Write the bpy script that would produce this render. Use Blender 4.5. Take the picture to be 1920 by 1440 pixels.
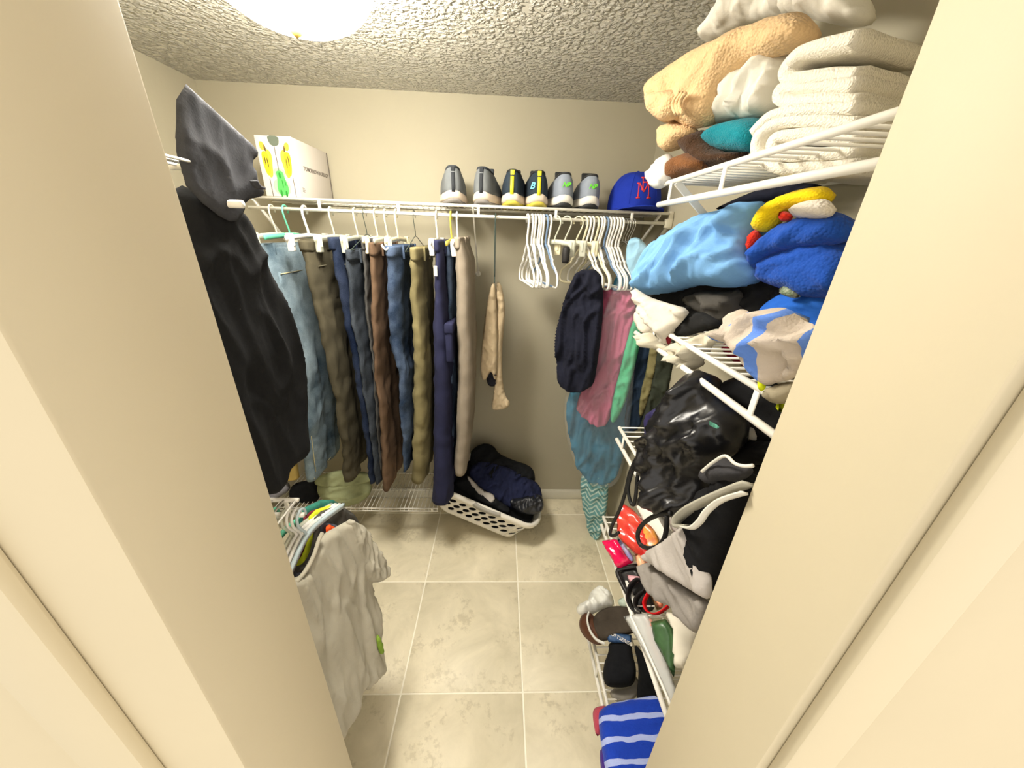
import bpy, bmesh, math, random
import numpy as np
from mathutils import Vector, Matrix, noise
from mathutils.geometry import delaunay_2d_cdt

for o in list(bpy.data.objects): bpy.data.objects.remove(o)
SC = bpy.context.scene
COL = SC.collection
random.seed(7)

# ------------------------------------------------------------------ camera
FPX = 652.1765
CAM = Vector((0.0, 0.0, 1.5915))
def _axes():
    pi_, ro, ya = 0.40592, 0.036656, -0.041483
    fw = Vector((0, math.cos(pi_), -math.sin(pi_))); up = Vector((0, math.sin(pi_), math.cos(pi_))); ri = Vector((1, 0, 0))
    R = Matrix.Rotation(ya, 3, 'Z'); fw, up, ri = R @ fw, R @ up, R @ ri
    c, s = math.cos(ro), math.sin(ro)
    return fw, c * up - s * ri, c * ri + s * up
FW, UP, RI = _axes()
cd = bpy.data.cameras.new('camera'); cam = bpy.data.objects.new('camera', cd); COL.objects.link(cam)
cd.sensor_width = 36; cd.lens = FPX / 1920 * 36; cd.clip_start = 0.01
m3 = Matrix((RI, UP, -FW)).transposed()
cam.matrix_world = Matrix.Translation(CAM) @ m3.to_4x4()
SC.camera = cam

# ------------------------------------------------------------------ world, exposure, lamp settings
SC.view_settings.view_transform = 'Standard'; SC.view_settings.look = 'None'
SC.view_settings.exposure = 0.22; SC.view_settings.gamma = 1.0
SC.view_settings.use_curve_mapping = False
wd = bpy.data.worlds.new('world'); SC.world = wd; wd.use_nodes = True
bg = wd.node_tree.nodes['Background']; bg.inputs[0].default_value = (1.0, 0.94, 0.86, 1); bg.inputs[1].default_value = 1.35
ld = bpy.data.lights.new('added_room_light', 'POINT'); ld.energy = 34; ld.color = (1.0, .80, .62); ld.shadow_soft_size = .18     # added unseen warm light for the left jamb, standing for the room behind
lo_ = bpy.data.objects.new('added_room_light', ld); COL.objects.link(lo_); lo_.location = (1.5, -1.3, 1.75)
LAMP_STRENGTH = 88.0
LAMP_XY = (-0.432, 0.958)

# ------------------------------------------------------------------ helpers: pixels to points
def ray(u, v): return FW + RI * ((u - 960) / FPX) - UP * ((v - 720) / FPX)
def at(u, v, ax, val):
    d = ray(u, v); return CAM + d * ((val - CAM[ax]) / d[ax])
def atp(u, v, pt, n):
    d = ray(u, v); return CAM + d * ((Vector(pt) - CAM).dot(n) / d.dot(n))

# ------------------------------------------------------------------ helpers: materials
def lin(c):
    if isinstance(c, str): c = tuple(int(c[i:i + 2], 16) for i in (0, 2, 4))
    return tuple((x / 255 / 12.92) if x / 255 <= .04045 else ((x / 255 + .055) / 1.055) ** 2.4 for x in c) + (1,)
MATS = {}
def M(name, col, rough=.85, kind='cloth', var=.18, vs=9.0, bump=.25, bs=260.0, col2=None, **kw):
    if name in MATS: return MATS[name]
    m = bpy.data.materials.new(name); m.use_nodes = True; MATS[name] = m
    nt = m.node_tree; N = nt.nodes; L = nt.links; b = N['Principled BSDF']
    c = lin(col); b.inputs['Roughness'].default_value = rough
    if 'spec' in kw: b.inputs['Specular IOR Level'].default_value = kw['spec']
    elif kind in ('cloth', 'terry', 'denim'): b.inputs['Specular IOR Level'].default_value = .2
    tc = N.new('ShaderNodeTexCoord')
    co = tc.outputs['UV'] if kw.get('uv') else tc.outputs['Object']
    dark = tuple(x * (1 - var) for x in c[:3]) + (1,); lite = tuple(min(1, x * (1 + var * .6)) for x in c[:3]) + (1,)
    if col2 is not None: dark = lin(col2)
    nz = N.new('ShaderNodeTexNoise'); nz.inputs['Scale'].default_value = vs; nz.inputs['Detail'].default_value = 5; nz.inputs['Roughness'].default_value = .62
    L.new(co, nz.inputs['Vector'])
    rp = N.new('ShaderNodeValToRGB'); rp.color_ramp.elements[0].position = .32; rp.color_ramp.elements[1].position = .68
    rp.color_ramp.elements[0].color = dark; rp.color_ramp.elements[1].color = lite
    L.new(nz.outputs['Fac'], rp.inputs['Fac']); out = rp.outputs['Color']
    if kind == 'denim':
        wv = N.new('ShaderNodeTexNoise'); wv.inputs['Scale'].default_value = 420; wv.inputs['Detail'].default_value = 2; L.new(co, wv.inputs['Vector'])
        mx = N.new('ShaderNodeMixRGB'); mx.blend_type = 'MULTIPLY'; mx.inputs['Fac'].default_value = .55
        L.new(out, mx.inputs[1]); L.new(wv.outputs['Fac'], mx.inputs[2])
        br = N.new('ShaderNodeBrightContrast'); br.inputs['Bright'].default_value = .02; br.inputs['Contrast'].default_value = .1
        L.new(mx.outputs['Color'], br.inputs['Color']); out = br.outputs['Color']
    if 'stripe' in kw:   # (axis, period, width, colour[, phase, wobble])
        st = kw['stripe']; sx = N.new('ShaderNodeSeparateXYZ'); L.new(tc.outputs['UV'], sx.inputs[0])
        wob = N.new('ShaderNodeTexNoise'); wob.inputs['Scale'].default_value = 14; L.new(tc.outputs['UV'], wob.inputs['Vector'])
        s0 = sx.outputs['xyz'.index(st[0])]
        ma = N.new('ShaderNodeMath'); ma.operation = 'MULTIPLY_ADD'; ma.inputs[1].default_value = st[5] if len(st) > 5 else .012
        L.new(wob.outputs['Fac'], ma.inputs[0]); L.new(s0, ma.inputs[2])
        if len(st) > 6:   # chevron: add a triangle wave of the other axis
            o2 = sx.outputs[1 - 'xyz'.index(st[0])]
            pp = N.new('ShaderNodeMath'); pp.operation = 'PINGPONG'; pp.inputs[1].default_value = st[6]; L.new(o2, pp.inputs[0])
            ad = N.new('ShaderNodeMath'); ad.operation = 'ADD'; L.new(pp.outputs[0], ad.inputs[0]); L.new(ma.outputs[0], ad.inputs[1]); ma = ad
        dv = N.new('ShaderNodeMath'); dv.operation = 'MULTIPLY_ADD'; dv.inputs[1].default_value = 1 / st[1]; dv.inputs[2].default_value = (st[4] if len(st) > 4 else 0) + 50
        L.new(ma.outputs[0], dv.inputs[0])
        fr = N.new('ShaderNodeMath'); fr.operation = 'FRACT'; L.new(dv.outputs[0], fr.inputs[0])
        lt = N.new('ShaderNodeMath'); lt.operation = 'LESS_THAN'; lt.inputs[1].default_value = st[2]; L.new(fr.outputs[0], lt.inputs[0])
        mx = N.new('ShaderNodeMixRGB'); L.new(lt.outputs[0], mx.inputs['Fac']); L.new(out, mx.inputs[1]); mx.inputs[2].default_value = lin(st[3]); out = mx.outputs['Color']
    L.new(out, b.inputs['Base Color'])
    if bump > 0:
        bp = N.new('ShaderNodeBump'); bp.inputs['Strength'].default_value = bump
        if kind == 'terry':
            t = N.new('ShaderNodeTexVoronoi'); t.inputs['Scale'].default_value = bs; L.new(co, t.inputs['Vector']); h = t.outputs['Distance']; bp.inputs['Distance'].default_value = .0028; bp.invert = True; bp.inputs['Strength'].default_value = bump * .7
        else:
            t = N.new('ShaderNodeTexNoise'); t.inputs['Scale'].default_value = bs; t.inputs['Detail'].default_value = 3; L.new(co, t.inputs['Vector']); h = t.outputs['Fac']; bp.inputs['Distance'].default_value = kw.get('bd', .002)
        L.new(h, bp.inputs['Height']); L.new(bp.outputs['Normal'], b.inputs['Normal'])
        if kind in ('cloth', 'denim') and kw.get('wr', .5) > 0:
            rn = N.new('ShaderNodeTexNoise'); rn.noise_type = 'RIDGED_MULTIFRACTAL'; rn.inputs['Scale'].default_value = kw.get('ws', 13); rn.inputs['Detail'].default_value = 3; rn.inputs['Distortion'].default_value = .8
            mp = N.new('ShaderNodeMapping'); mp.inputs['Scale'].default_value = (1, 1, .55); L.new(tc.outputs['Object'], mp.inputs['Vector']); L.new(mp.outputs[0], rn.inputs['Vector'])
            b2 = N.new('ShaderNodeBump'); b2.inputs['Strength'].default_value = kw.get('wr', .75); b2.inputs['Distance'].default_value = .012
            L.new(rn.outputs['Fac'], b2.inputs['Height']); L.new(b2.outputs['Normal'], bp.inputs['Normal'])
    if kind in ('terry',):
        b.inputs['Sheen Weight'].default_value = .1; b.inputs['Sheen Roughness'].default_value = .5
    if 'alpha' in kw: b.inputs['Alpha'].default_value = kw['alpha']
    if 'trans' in kw: b.inputs['Transmission Weight'].default_value = kw['trans']
    if 'metal' in kw: b.inputs['Metallic'].default_value = kw['metal']
    return m
def plastic(name, col, rough=.4, **kw): return M(name, col, rough, 'plastic', var=kw.pop('var', .05), bump=kw.pop('bump', 0), **kw)

# ------------------------------------------------------------------ helpers: objects
def prop(o, label, cat, group=None):
    o['label'] = label; o['category'] = cat
    if group: o['group'] = group
    return o
def empty(name, loc, label, cat, group=None):
    e = bpy.data.objects.new(name, None); e.empty_display_size = .05; COL.objects.link(e); e.location = loc
    return prop(e, label, cat, group)
def build(name, vf, mat, parent=None, smooth=True, uv=None, autosmooth=None):
    V, F = vf
    me = bpy.data.meshes.new(name); me.from_pydata([tuple(v) for v in V], [], [tuple(f) for f in F]); me.update()
    bm = bmesh.new(); bm.from_mesh(me); bmesh.ops.recalc_face_normals(bm, faces=bm.faces)
    bm.to_mesh(me); bm.free()
    if smooth:
        me.polygons.foreach_set('use_smooth', [True] * len(me.polygons))
        if autosmooth: me.set_sharp_from_angle(angle=math.radians(autosmooth))
    if uv is not None:
        lay = me.uv_layers.new(name='UVMap')
        li = np.zeros(len(me.loops), dtype=np.int32); me.loops.foreach_get('vertex_index', li)
        lay.data.foreach_set('uv', np.asarray(uv, dtype=np.float32)[li].ravel())
    me.materials.append(mat)
    o = bpy.data.objects.new(name, me); COL.objects.link(o)
    if parent: put(o, parent)
    return o
def wloc(p):
    l = p.location.copy()
    while p.parent: p = p.parent; l = l + p.location
    return l
def put(o, parent): o.parent = parent; o.location = o.location - wloc(parent); return o
def struct(o): o['kind'] = 'structure'; return o
def copy_tree(o, parent=None):
    c = o.copy(); COL.objects.link(c); c.parent = parent
    for ch in list(o.children): copy_tree(ch, c)
    return c
def join(*ms):
    V, F = [], []
    for v, f in ms:
        k = len(V); V += [tuple(x) for x in v]; F += [tuple(i + k for i in q) for q in f]
    return V, F
def box(a, b):
    (x0, y0, z0), (x1, y1, z1) = a, b
    V = [(x0, y0, z0), (x1, y0, z0), (x1, y1, z0), (x0, y1, z0), (x0, y0, z1), (x1, y0, z1), (x1, y1, z1), (x0, y1, z1)]
    return V, [(0, 3, 2, 1), (4, 5, 6, 7), (0, 1, 5, 4), (1, 2, 6, 5), (2, 3, 7, 6), (3, 0, 4, 7)]
def rbox(a, b, r=.004):
    bm = bmesh.new(); V, F = box(a, b); vs = [bm.verts.new(v) for v in V]
    for f in F: bm.faces.new([vs[i] for i in f])
    bmesh.ops.bevel(bm, geom=list(bm.edges), offset=r, segments=2, affect='EDGES', profile=.5)
    bm.verts.index_update(); r_ = ([v.co.copy() for v in bm.verts], [[v.index for v in f.verts] for f in bm.faces]); bm.free(); return r_
def xf(vf, mtx): return [mtx @ Vector(v) for v in vf[0]], vf[1]
def spline(pts, n=8, closed=False):
    P = [Vector(p) for p in pts]; out = []; k = len(P)
    rng = range(k if closed else k - 1)
    for i in rng:
        g = lambda j: P[j % k] if closed else P[max(0, min(k - 1, j))]
        p0, p1, p2, p3 = g(i - 1), g(i), g(i + 1), g(i + 2)
        for t in (j / n for j in range(n)):
            out.append(.5 * ((2 * p1) + (p2 - p0) * t + (2 * p0 - 5 * p1 + 4 * p2 - p3) * t * t + (3 * p1 - p0 - 3 * p2 + p3) * t ** 3))
    if not closed: out.append(P[-1])
    return out
def tube(path, r, seg=8, closed=False, caps=True, flat=None):
    """flat=(width, thickness, normal): a ribbon instead of a round section"""
    P = [Vector(p) for p in path]; n = len(P); V, F = [], []
    prev = None
    for i in range(n):
        if closed: t = P[(i + 1) % n] - P[i - 1]
        else: t = P[min(n - 1, i + 1)] - P[max(0, i - 1)]
        t.normalize()
        if prev is None:
            a = Vector((0, 0, 1)) if abs(t.z) < .9 else Vector((1, 0, 0))
            if flat: a = Vector(flat[2])
        else: a = prev
        a = (a - t * a.dot(t)).normalized(); prev = a; b = t.cross(a)
        rr = r[i] if hasattr(r, '__len__') else r
        if flat:
            w, th = flat[0] / 2, flat[1] / 2
            for (x, y) in ((th, w), (-th, w), (-th, -w), (th, -w)): V.append(P[i] + a * x + b * y)
        else:
            for k in range(seg):
                q = 2 * math.pi * k / seg; V.append(P[i] + (a * math.cos(q) + b * math.sin(q)) * rr)
    s = 4 if flat else seg
    for i in range(n if closed else n - 1):
        j = (i + 1) % n
        for k in range(s): F.append((i * s + k, i * s + (k + 1) % s, j * s + (k + 1) % s, j * s + k))
    if caps and not closed: F.append(tuple(range(s))[::-1]); F.append(tuple((n - 1) * s + k for k in range(s)))
    return V, F
def rod(a, b, r, seg=8): return tube([a, b], r, seg)
def lathe(prof, seg=28, c=(0, 0, 0)):
    V, F = [], []
    for r, z in prof:
        for k in range(seg):
            q = 2 * math.pi * k / seg; V.append((c[0] + r * math.cos(q), c[1] + r * math.sin(q), c[2] + z))
    for i in range(len(prof) - 1):
        for k in range(seg): F.append((i * seg + k, i * seg + (k + 1) % seg, (i + 1) * seg + (k + 1) % seg, (i + 1) * seg + k))
    F.append(tuple(range(seg))[::-1]); F.append(tuple((len(prof) - 1) * seg + k for k in range(seg)))
    return V, F
def nz(x, y, z): return noise.noise(Vector((x, y, z)))

def basis(n):
    n = Vector(n).normalized()
    a = Vector((0, 0, 1)).cross(n)
    if a.length < .2: a = Vector((1, 0, 0))
    a = (a - n * a.dot(n)).normalized(); return a, n.cross(a), n
def poly2(pts, res, sm=2):
    p = np.array(pts, float)
    for _ in range(sm):
        q = np.roll(p, -1, 0); p = np.stack([p * .75 + q * .25, p * .25 + q * .75], 1).reshape(-1, 2)
    q = np.vstack([p, p[:1]]); d = np.r_[0, np.cumsum(np.hypot(*np.diff(q, axis=0).T))]
    n = max(12, int(d[-1] / res)); s = np.linspace(0, d[-1], n, endpoint=False)
    return np.stack([np.interp(s, d, q[:, 0]), np.interp(s, d, q[:, 1])], 1)
def inside(P, B):
    x, y = P[:, 0][:, None], P[:, 1][:, None]; a = B; b = np.roll(B, -1, 0)
    c = ((a[:, 1] > y) != (b[:, 1] > y)) & (x < (b[:, 0] - a[:, 0]) * (y - a[:, 1]) / (b[:, 1] - a[:, 1] + 1e-12) + a[:, 0])
    return c.sum(1) % 2 == 1
def bdist(P, B):
    a = B; e = np.roll(B, -1, 0) - a; w = P[:, None] - a[None]
    t = np.clip((w * e).sum(2) / ((e * e).sum(1) + 1e-12), 0, 1); return np.sqrt(((w - e * t[..., None]) ** 2).sum(2)).min(1)
DBG = []
def pillow_vf(pts, pl, T, R=None, res=.012, back=.5, fold=.006, wl=.05, ang=0., st=2.5, seed=0, sm=2, nmax=2600, sag=0., px=True, fine=.6):
    """closed, puffed cloth body: outline on a real plane, thickness T to the front and T*back behind, with folds"""
    a, b, n = basis(pl[1]); p0 = Vector(pl[0])
    if px:
        W = [atp(u, v, p0, n) - p0 for u, v in pts]; P2 = [(w.dot(a), w.dot(b)) for w in W]
    else: P2 = pts
    raw = np.array(P2); x, y = raw.T
    area = abs(.5 * np.sum(x * np.roll(y, -1) - np.roll(x, -1) * y)); res = max(res * .62, math.sqrt(area / nmax))
    B = poly2(P2, res, sm); R = R or T
    lo, hi = B.min(0), B.max(0)
    gx, gy = np.meshgrid(np.arange(lo[0], hi[0], res), np.arange(lo[1], hi[1], res * .866)); gx[1::2] += res / 2
    G = np.stack([gx.ravel(), gy.ravel()], 1); G = G[inside(G, B)]
    if len(G): G = G[bdist(G, B) > res * .55]
    A = np.vstack([B, G]) if len(G) else B; nb = len(B)
    ov, oe, of, *_ = delaunay_2d_cdt([Vector(q) for q in A], [], [list(range(nb))], 1, 1e-6)
    A = np.array([tuple(q) for q in ov]); d = bdist(A, B)
    isb = d < 1e-5
    h = np.sqrt(np.clip(1 - (1 - np.clip(d / R, 0, 1)) ** 2, 0, 1))
    ca, sa = math.cos(ang), math.sin(ang); V, UV = [], []; idx = {}; F = []
    fr = []; bk = []
    for i, (q, hh) in enumerate(zip(A, h)):
        f1, f2 = (q[0] * ca + q[1] * sa), (-q[0] * sa + q[1] * ca)
        wx = nz(f1 * 6, f2 * 6, seed + 9.1) * .5
        c1 = max(0, 1 - 2.6 * abs(nz(f1 / wl / st + wx, f2 / wl + wx, seed))); c2 = max(0, 1 - 3. * abs(nz(f1 / wl * 1.9 / st + wx * 1.6, f2 / wl * 1.9 - f1 / wl * .5, seed + 31.7)))
        c3 = max(0, 1 - 3. * abs(nz(f1 / wl * 3.4 / st - f2 / wl * 1.2, f2 / wl * 3.1 + wx, seed + 57.3)))
        w = fold * (1.5 * c1 ** 1.6 + fine * 1.3 * c2 ** 1.5 + fine * .55 * c3 ** 1.4 - .6 + .8 * nz(f1 * 9, f2 * 9, seed + 2.2)) * min(1, hh * 1.15)
        base = p0 + a * q[0] + b * q[1] + Vector((0, 0, -sag * hh))
        fr.append(len(V)); V.append(base + n * (T * hh + w)); UV.append(q)
        if isb[i]: bk.append(fr[-1])
        else: bk.append(len(V)); V.append(base - n * (T * back * hh + w * .4)); UV.append(q)
    for t in of:
        F.append([fr[k] for k in t]); F.append([bk[k] for k in reversed(t)])
    return V, F, UV
def pillow(name, pts, pl, T, mat, parent=None, **kw):
    V, F, UV = pillow_vf(pts, pl, T, **kw)
    o = build(name, (V, F), mat, None, True, UV)
    A = np.array([tuple(v) for v in V]); c = Vector(((A[:, 0].min() + A[:, 0].max()) / 2, (A[:, 1].min() + A[:, 1].max()) / 2, A[:, 2].min()))
    DBG.append((name, A.min(0), A.max(0)))
    if parent: put(o, parent)
    else:
        o.data.transform(Matrix.Translation(-c)); o.location = c
    return o
def cloth(name, label, cat, pts, pl, T, mat, group=None, **kw): return prop(pillow(name, pts, pl, T, mat, **kw), label, cat, group)

def loft(rows, N=56, lev=60, amp=.006, seed=0., ex=2.6, split=None, kz=5., ky=26., cap=True):
    """hanging garment: rows (z, ynear, yfar, xl, xr, far_scale) from top to bottom"""
    Rw = np.array(rows, float); s = np.r_[0, np.cumsum(np.abs(np.diff(Rw[:, 0])) + 1e-6)]; tt = np.linspace(0, s[-1], lev)
    G = np.stack([np.interp(tt, s, Rw[:, k]) for k in range(Rw.shape[1])], 1); V, F, UV = [], [], []
    for i, (z, yn, yf, xl, xr, fs) in enumerate(G):
        ym, hy, xc, hx = (yn + yf) / 2, (yf - yn) / 2, (xl + xr) / 2, (xr - xl) / 2
        for k in range(N):
            q = 2 * math.pi * k / N; c, s_ = math.cos(q), math.sin(q)
            c = math.copysign(abs(c) ** (2 / ex), c); s_ = math.copysign(abs(s_) ** (2 / ex), s_)
            y = ym + hy * c; w = hx * (1 + (fs - 1) * (c + 1) / 2)
            if split and z < split: w *= 1 - .6 * math.exp(-((y - ym) / (.16 * hy)) ** 2) * min(1, (split - z) / .08)
            wr_ = 1 - 2.4 * abs(nz(y * ky * .5 + z * 9, z * kz * 3.6 - y * 7, seed + 17))
            f = amp * (nz(y * ky, z * kz, seed) + .6 * nz(y * ky * .45, z * kz * 2.2, seed + 7) + .55 * wr_); g = amp * (nz(xc * 9, z * 12, seed + 3.3) + .8 * nz(xc * 9, z * 31, seed + 5.3))
            edge = min(1, (i / 3.))
            V.append((xc + w * s_ + f * edge, y + g * edge, z + .004 * nz(y * 20, 3.1, seed) * (i > lev - 3) * 3)); UV.append((y, z))
    for i in range(lev - 1):
        for k in range(N): F.append((i * N + k, (i + 1) * N + k, (i + 1) * N + (k + 1) % N, i * N + (k + 1) % N))
    if cap: F.append(tuple(range(N))); F.append(tuple((lev - 1) * N + k for k in range(N))[::-1])
    return V, F, UV

# ------------------------------------------------------------------ the room
XL, XR, YB, YF, YO, ZC = -1.25, .6736, 1.8106, .347, .197, 2.1216
DL, DR = -.278, .325
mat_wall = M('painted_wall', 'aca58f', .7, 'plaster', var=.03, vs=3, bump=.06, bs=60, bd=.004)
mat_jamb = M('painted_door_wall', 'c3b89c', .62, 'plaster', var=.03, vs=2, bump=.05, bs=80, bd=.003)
mat_trim = M('trim_paint', 'd6d2c2', .45, 'paint', var=.03, bump=0)
def ceiling_mat():
    m = M('knockdown_ceiling', 'dedacd', .45, 'plaster', var=.04, vs=30, bump=0); nt = m.node_tree; N, L = nt.nodes, nt.links
    b = N['Principled BSDF']; tc = N.new('ShaderNodeTexCoord')
    n1 = N.new('ShaderNodeTexNoise'); n1.inputs['Scale'].default_value = 48; n1.inputs['Detail'].default_value = 4; n1.inputs['Distortion'].default_value = .7; L.new(tc.outputs['Object'], n1.inputs['Vector'])
    v1 = N.new('ShaderNodeTexVoronoi'); v1.inputs['Scale'].default_value = 70; L.new(tc.outputs['Object'], v1.inputs['Vector'])
    ad = N.new('ShaderNodeMath'); ad.operation = 'MULTIPLY_ADD'; ad.inputs[1].default_value = -.35; L.new(v1.outputs['Distance'], ad.inputs[0]); L.new(n1.outputs['Fac'], ad.inputs[2])
    rp = N.new('ShaderNodeValToRGB'); rp.color_ramp.elements[0].position = .22; rp.color_ramp.elements[1].position = .52; L.new(ad.outputs[0], rp.inputs['Fac'])
    bp = N.new('ShaderNodeBump'); bp.inputs['Strength'].default_value = 1.; bp.inputs['Distance'].default_value = .016
    L.new(rp.outputs['Color'], bp.inputs['Height']); L.new(bp.outputs['Normal'], b.inputs['Normal']); b.inputs['Specular IOR Level'].default_value = .6
    return m
T_ = .1
struct(build('wall_back', box((XL - T_, YB, -.02), (XR + T_, YB + T_, ZC + T_)), mat_wall, smooth=False))
struct(build('wall_left', box((XL - T_, YF - .01, -.02), (XL, YB, ZC + T_)), mat_wall, smooth=False))
struct(build('wall_right', box((XR, YF - .01, -.02), (XR + T_, YB, ZC + T_)), mat_wall, smooth=False))
struct(build('ceiling', box((XL, YF - .01, ZC), (XR, YB, ZC + T_)), ceiling_mat(), smooth=False))
def front_piece(name, x0, x1, z0=-.02, z1=2.5): return struct(build(name, rbox((x0, YO, z0), (x1, YF, z1), .003), mat_jamb, smooth=True, autosmooth=30))
front_piece('wall_front_left', -2.6, DL); front_piece('wall_front_right', DR, 2.6); front_piece('wall_front_top', DL, DR, 2.06, 2.5)
struct(build('trim_1', rbox((DR + .012, YO - .014, 0), (DR + .075, YO, 2.1), .004), mat_jamb, autosmooth=30))
struct(build('trim_2', rbox((DL - .145, YO - .014, 0), (DL - .082, YO, 2.1), .004), mat_jamb, autosmooth=30))
struct(build('baseboard_back', join(rbox((XL, YB - .012, .0), (XR, YB, .062), .002), rbox((XL, YB - .008, .06), (XR, YB, .07), .002)), mat_trim, autosmooth=30))
struct(build('baseboard_right', join(rbox((XR - .012, YF, .0), (XR, YB - .012, .062), .002), rbox((XR - .008, YF, .06), (XR, YB - .012, .07), .002)), mat_trim, autosmooth=30))
struct(build('baseboard_left', rbox((XL, YF, .0), (XL + .012, YB - .012, .07), .003), mat_trim, autosmooth=30))
# floor: grout bed with tiles set on it
grout = M('grout', 'fdf7e6', .8, 'plaster', var=.06, vs=40, bump=.1)
fl = struct(build('floor', box((-2.6, -1.6, -.03), (2.6, YB, -.0025)), grout, smooth=False))
def tile_mat():
    m = bpy.data.materials.new('stone_tile'); m.use_nodes = True; nt = m.node_tree; N, L = nt.nodes, nt.links; b = N['Principled BSDF']
    tc = N.new('ShaderNodeTexCoord'); oi = N.new('ShaderNodeObjectInfo')
    av = N.new('ShaderNodeVectorMath'); av.operation = 'ADD'; L.new(tc.outputs['Object'], av.inputs[0])
    cb = N.new('ShaderNodeCombineXYZ'); mu = N.new('ShaderNodeMath'); mu.operation = 'MULTIPLY'; mu.inputs[1].default_value = 37; L.new(oi.outputs['Random'], mu.inputs[0])
    L.new(mu.outputs[0], cb.inputs['X']); L.new(mu.outputs[0], cb.inputs['Z']); L.new(cb.outputs[0], av.inputs[1])
    n1 = N.new('ShaderNodeTexNoise'); n1.inputs['Scale'].default_value = 5; n1.inputs['Detail'].default_value = 8; n1.inputs['Roughness'].default_value = .65; n1.inputs['Distortion'].default_value = .6
    n2 = N.new('ShaderNodeTexNoise'); n2.inputs['Scale'].default_value = 45; n2.inputs['Detail'].default_value = 6; n2.inputs['Roughness'].default_value = .7
    n3 = N.new('ShaderNodeTexNoise'); n3.inputs['Scale'].default_value = 7; n3.inputs['Detail'].default_value = 2
    for n in (n1, n2, n3): L.new(av.outputs[0], n.inputs['Vector'])
    r1 = N.new('ShaderNodeValToRGB'); e = r1.color_ramp.elements; e[0].position = .3; e[0].color = lin('cfc6aa'); e[1].position = .66; e[1].color = lin('ebe1c6')
    L.new(n1.outputs['Fac'], r1.inputs['Fac'])
    mm = N.new('ShaderNodeMath'); mm.operation = 'MULTIPLY'; L.new(n2.outputs['Fac'], mm.inputs[0]); L.new(n3.outputs['Fac'], mm.inputs[1])
    r2 = N.new('ShaderNodeValToRGB'); e = r2.color_ramp.elements; e[0].position = .30; e[0].color = (0, 0, 0, 1); e[1].position = .38; e[1].color = (1, 1, 1, 1)
    L.new(mm.outputs[0], r2.inputs['Fac'])
    mx = N.new('ShaderNodeMixRGB'); L.new(r2.outputs['Color'], mx.inputs['Fac']); L.new(r1.outputs['Color'], mx.inputs[1]); mx.inputs[2].default_value = lin('b5aa8c')
    mf = N.new('ShaderNodeMath'); mf.operation = 'MULTIPLY'; mf.inputs[1].default_value = .45; L.new(r2.outputs['Color'], mf.inputs[0]); L.new(mf.outputs[0], mx.inputs['Fac'])
    L.new(mx.outputs['Color'], b.inputs['Base Color']); b.inputs['Roughness'].default_value = .42; b.inputs['Specular IOR Level'].default_value = .35
    bp = N.new('ShaderNodeBump'); bp.inputs['Strength'].default_value = .08; bp.inputs['Distance'].default_value = .004; L.new(n2.outputs['Fac'], bp.inputs['Height']); L.new(bp.outputs['Normal'], b.inputs['Normal'])
    return m
TS = .4572; g = .003; tm = tile_mat(); tile_me = None
for i in range(-3, 3):
    for j in range(-1, 4):
        x0, y0 = -.3425 + i * TS, .747 + (j - 1) * TS; hi_y = min(y0 + TS - g, YB - .013)
        if tile_me is None or hi_y < y0 + TS - g - 1e-6:
            o = build('tile', rbox((g - TS / 2, g - TS / 2, -.008), (TS / 2 - g, hi_y - y0 - TS / 2, 0), .0012), tm, None, True, autosmooth=30)
            if tile_me is None and hi_y >= y0 + TS - g - 1e-6: tile_me = o.data
        else: o = bpy.data.objects.new('tile', tile_me); COL.objects.link(o)
        o.location = (x0 + TS / 2, y0 + TS / 2, 0); put(o, fl)

# ------------------------------------------------------------------ ceiling light
lx, ly = LAMP_XY
ce = empty('ceiling_light', (lx, ly, ZC), 'glowing round dome ceiling light with small finial', 'ceiling light')
build('base_ring', lathe([(.11, 0), (.115, -.004), (.115, -.04), (.12, -.05), (.10, -.052)][::-1], 40, (lx, ly, ZC)), plastic('lamp_base', 'e6dfc8', .5), ce)
gm = bpy.data.materials.new('lit_glass'); gm.use_nodes = True; N = gm.node_tree.nodes; b = N['Principled BSDF']
b.inputs['Base Color'].default_value = (.9, .88, .8, 1); b.inputs['Emission Color'].default_value = (1, .94, .83, 1); b.inputs['Emission Strength'].default_value = LAMP_STRENGTH
dome = [(.05, -.05), (.12, -.05)] + [(.162 * math.cos(t), -.062 - .095 * math.sin(t)) for t in np.linspace(0, math.pi / 2 - .06, 12)]
build('glass_dome', lathe(dome, 40, (lx, ly, ZC)), gm, ce)
build('finial', lathe([(.012, 0), (.014, -.006), (.008, -.012), (.003, -.016)], 16, (lx, ly, ZC - .155)), plastic('finial_brass', 'd8b860', .35), ce)

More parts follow.
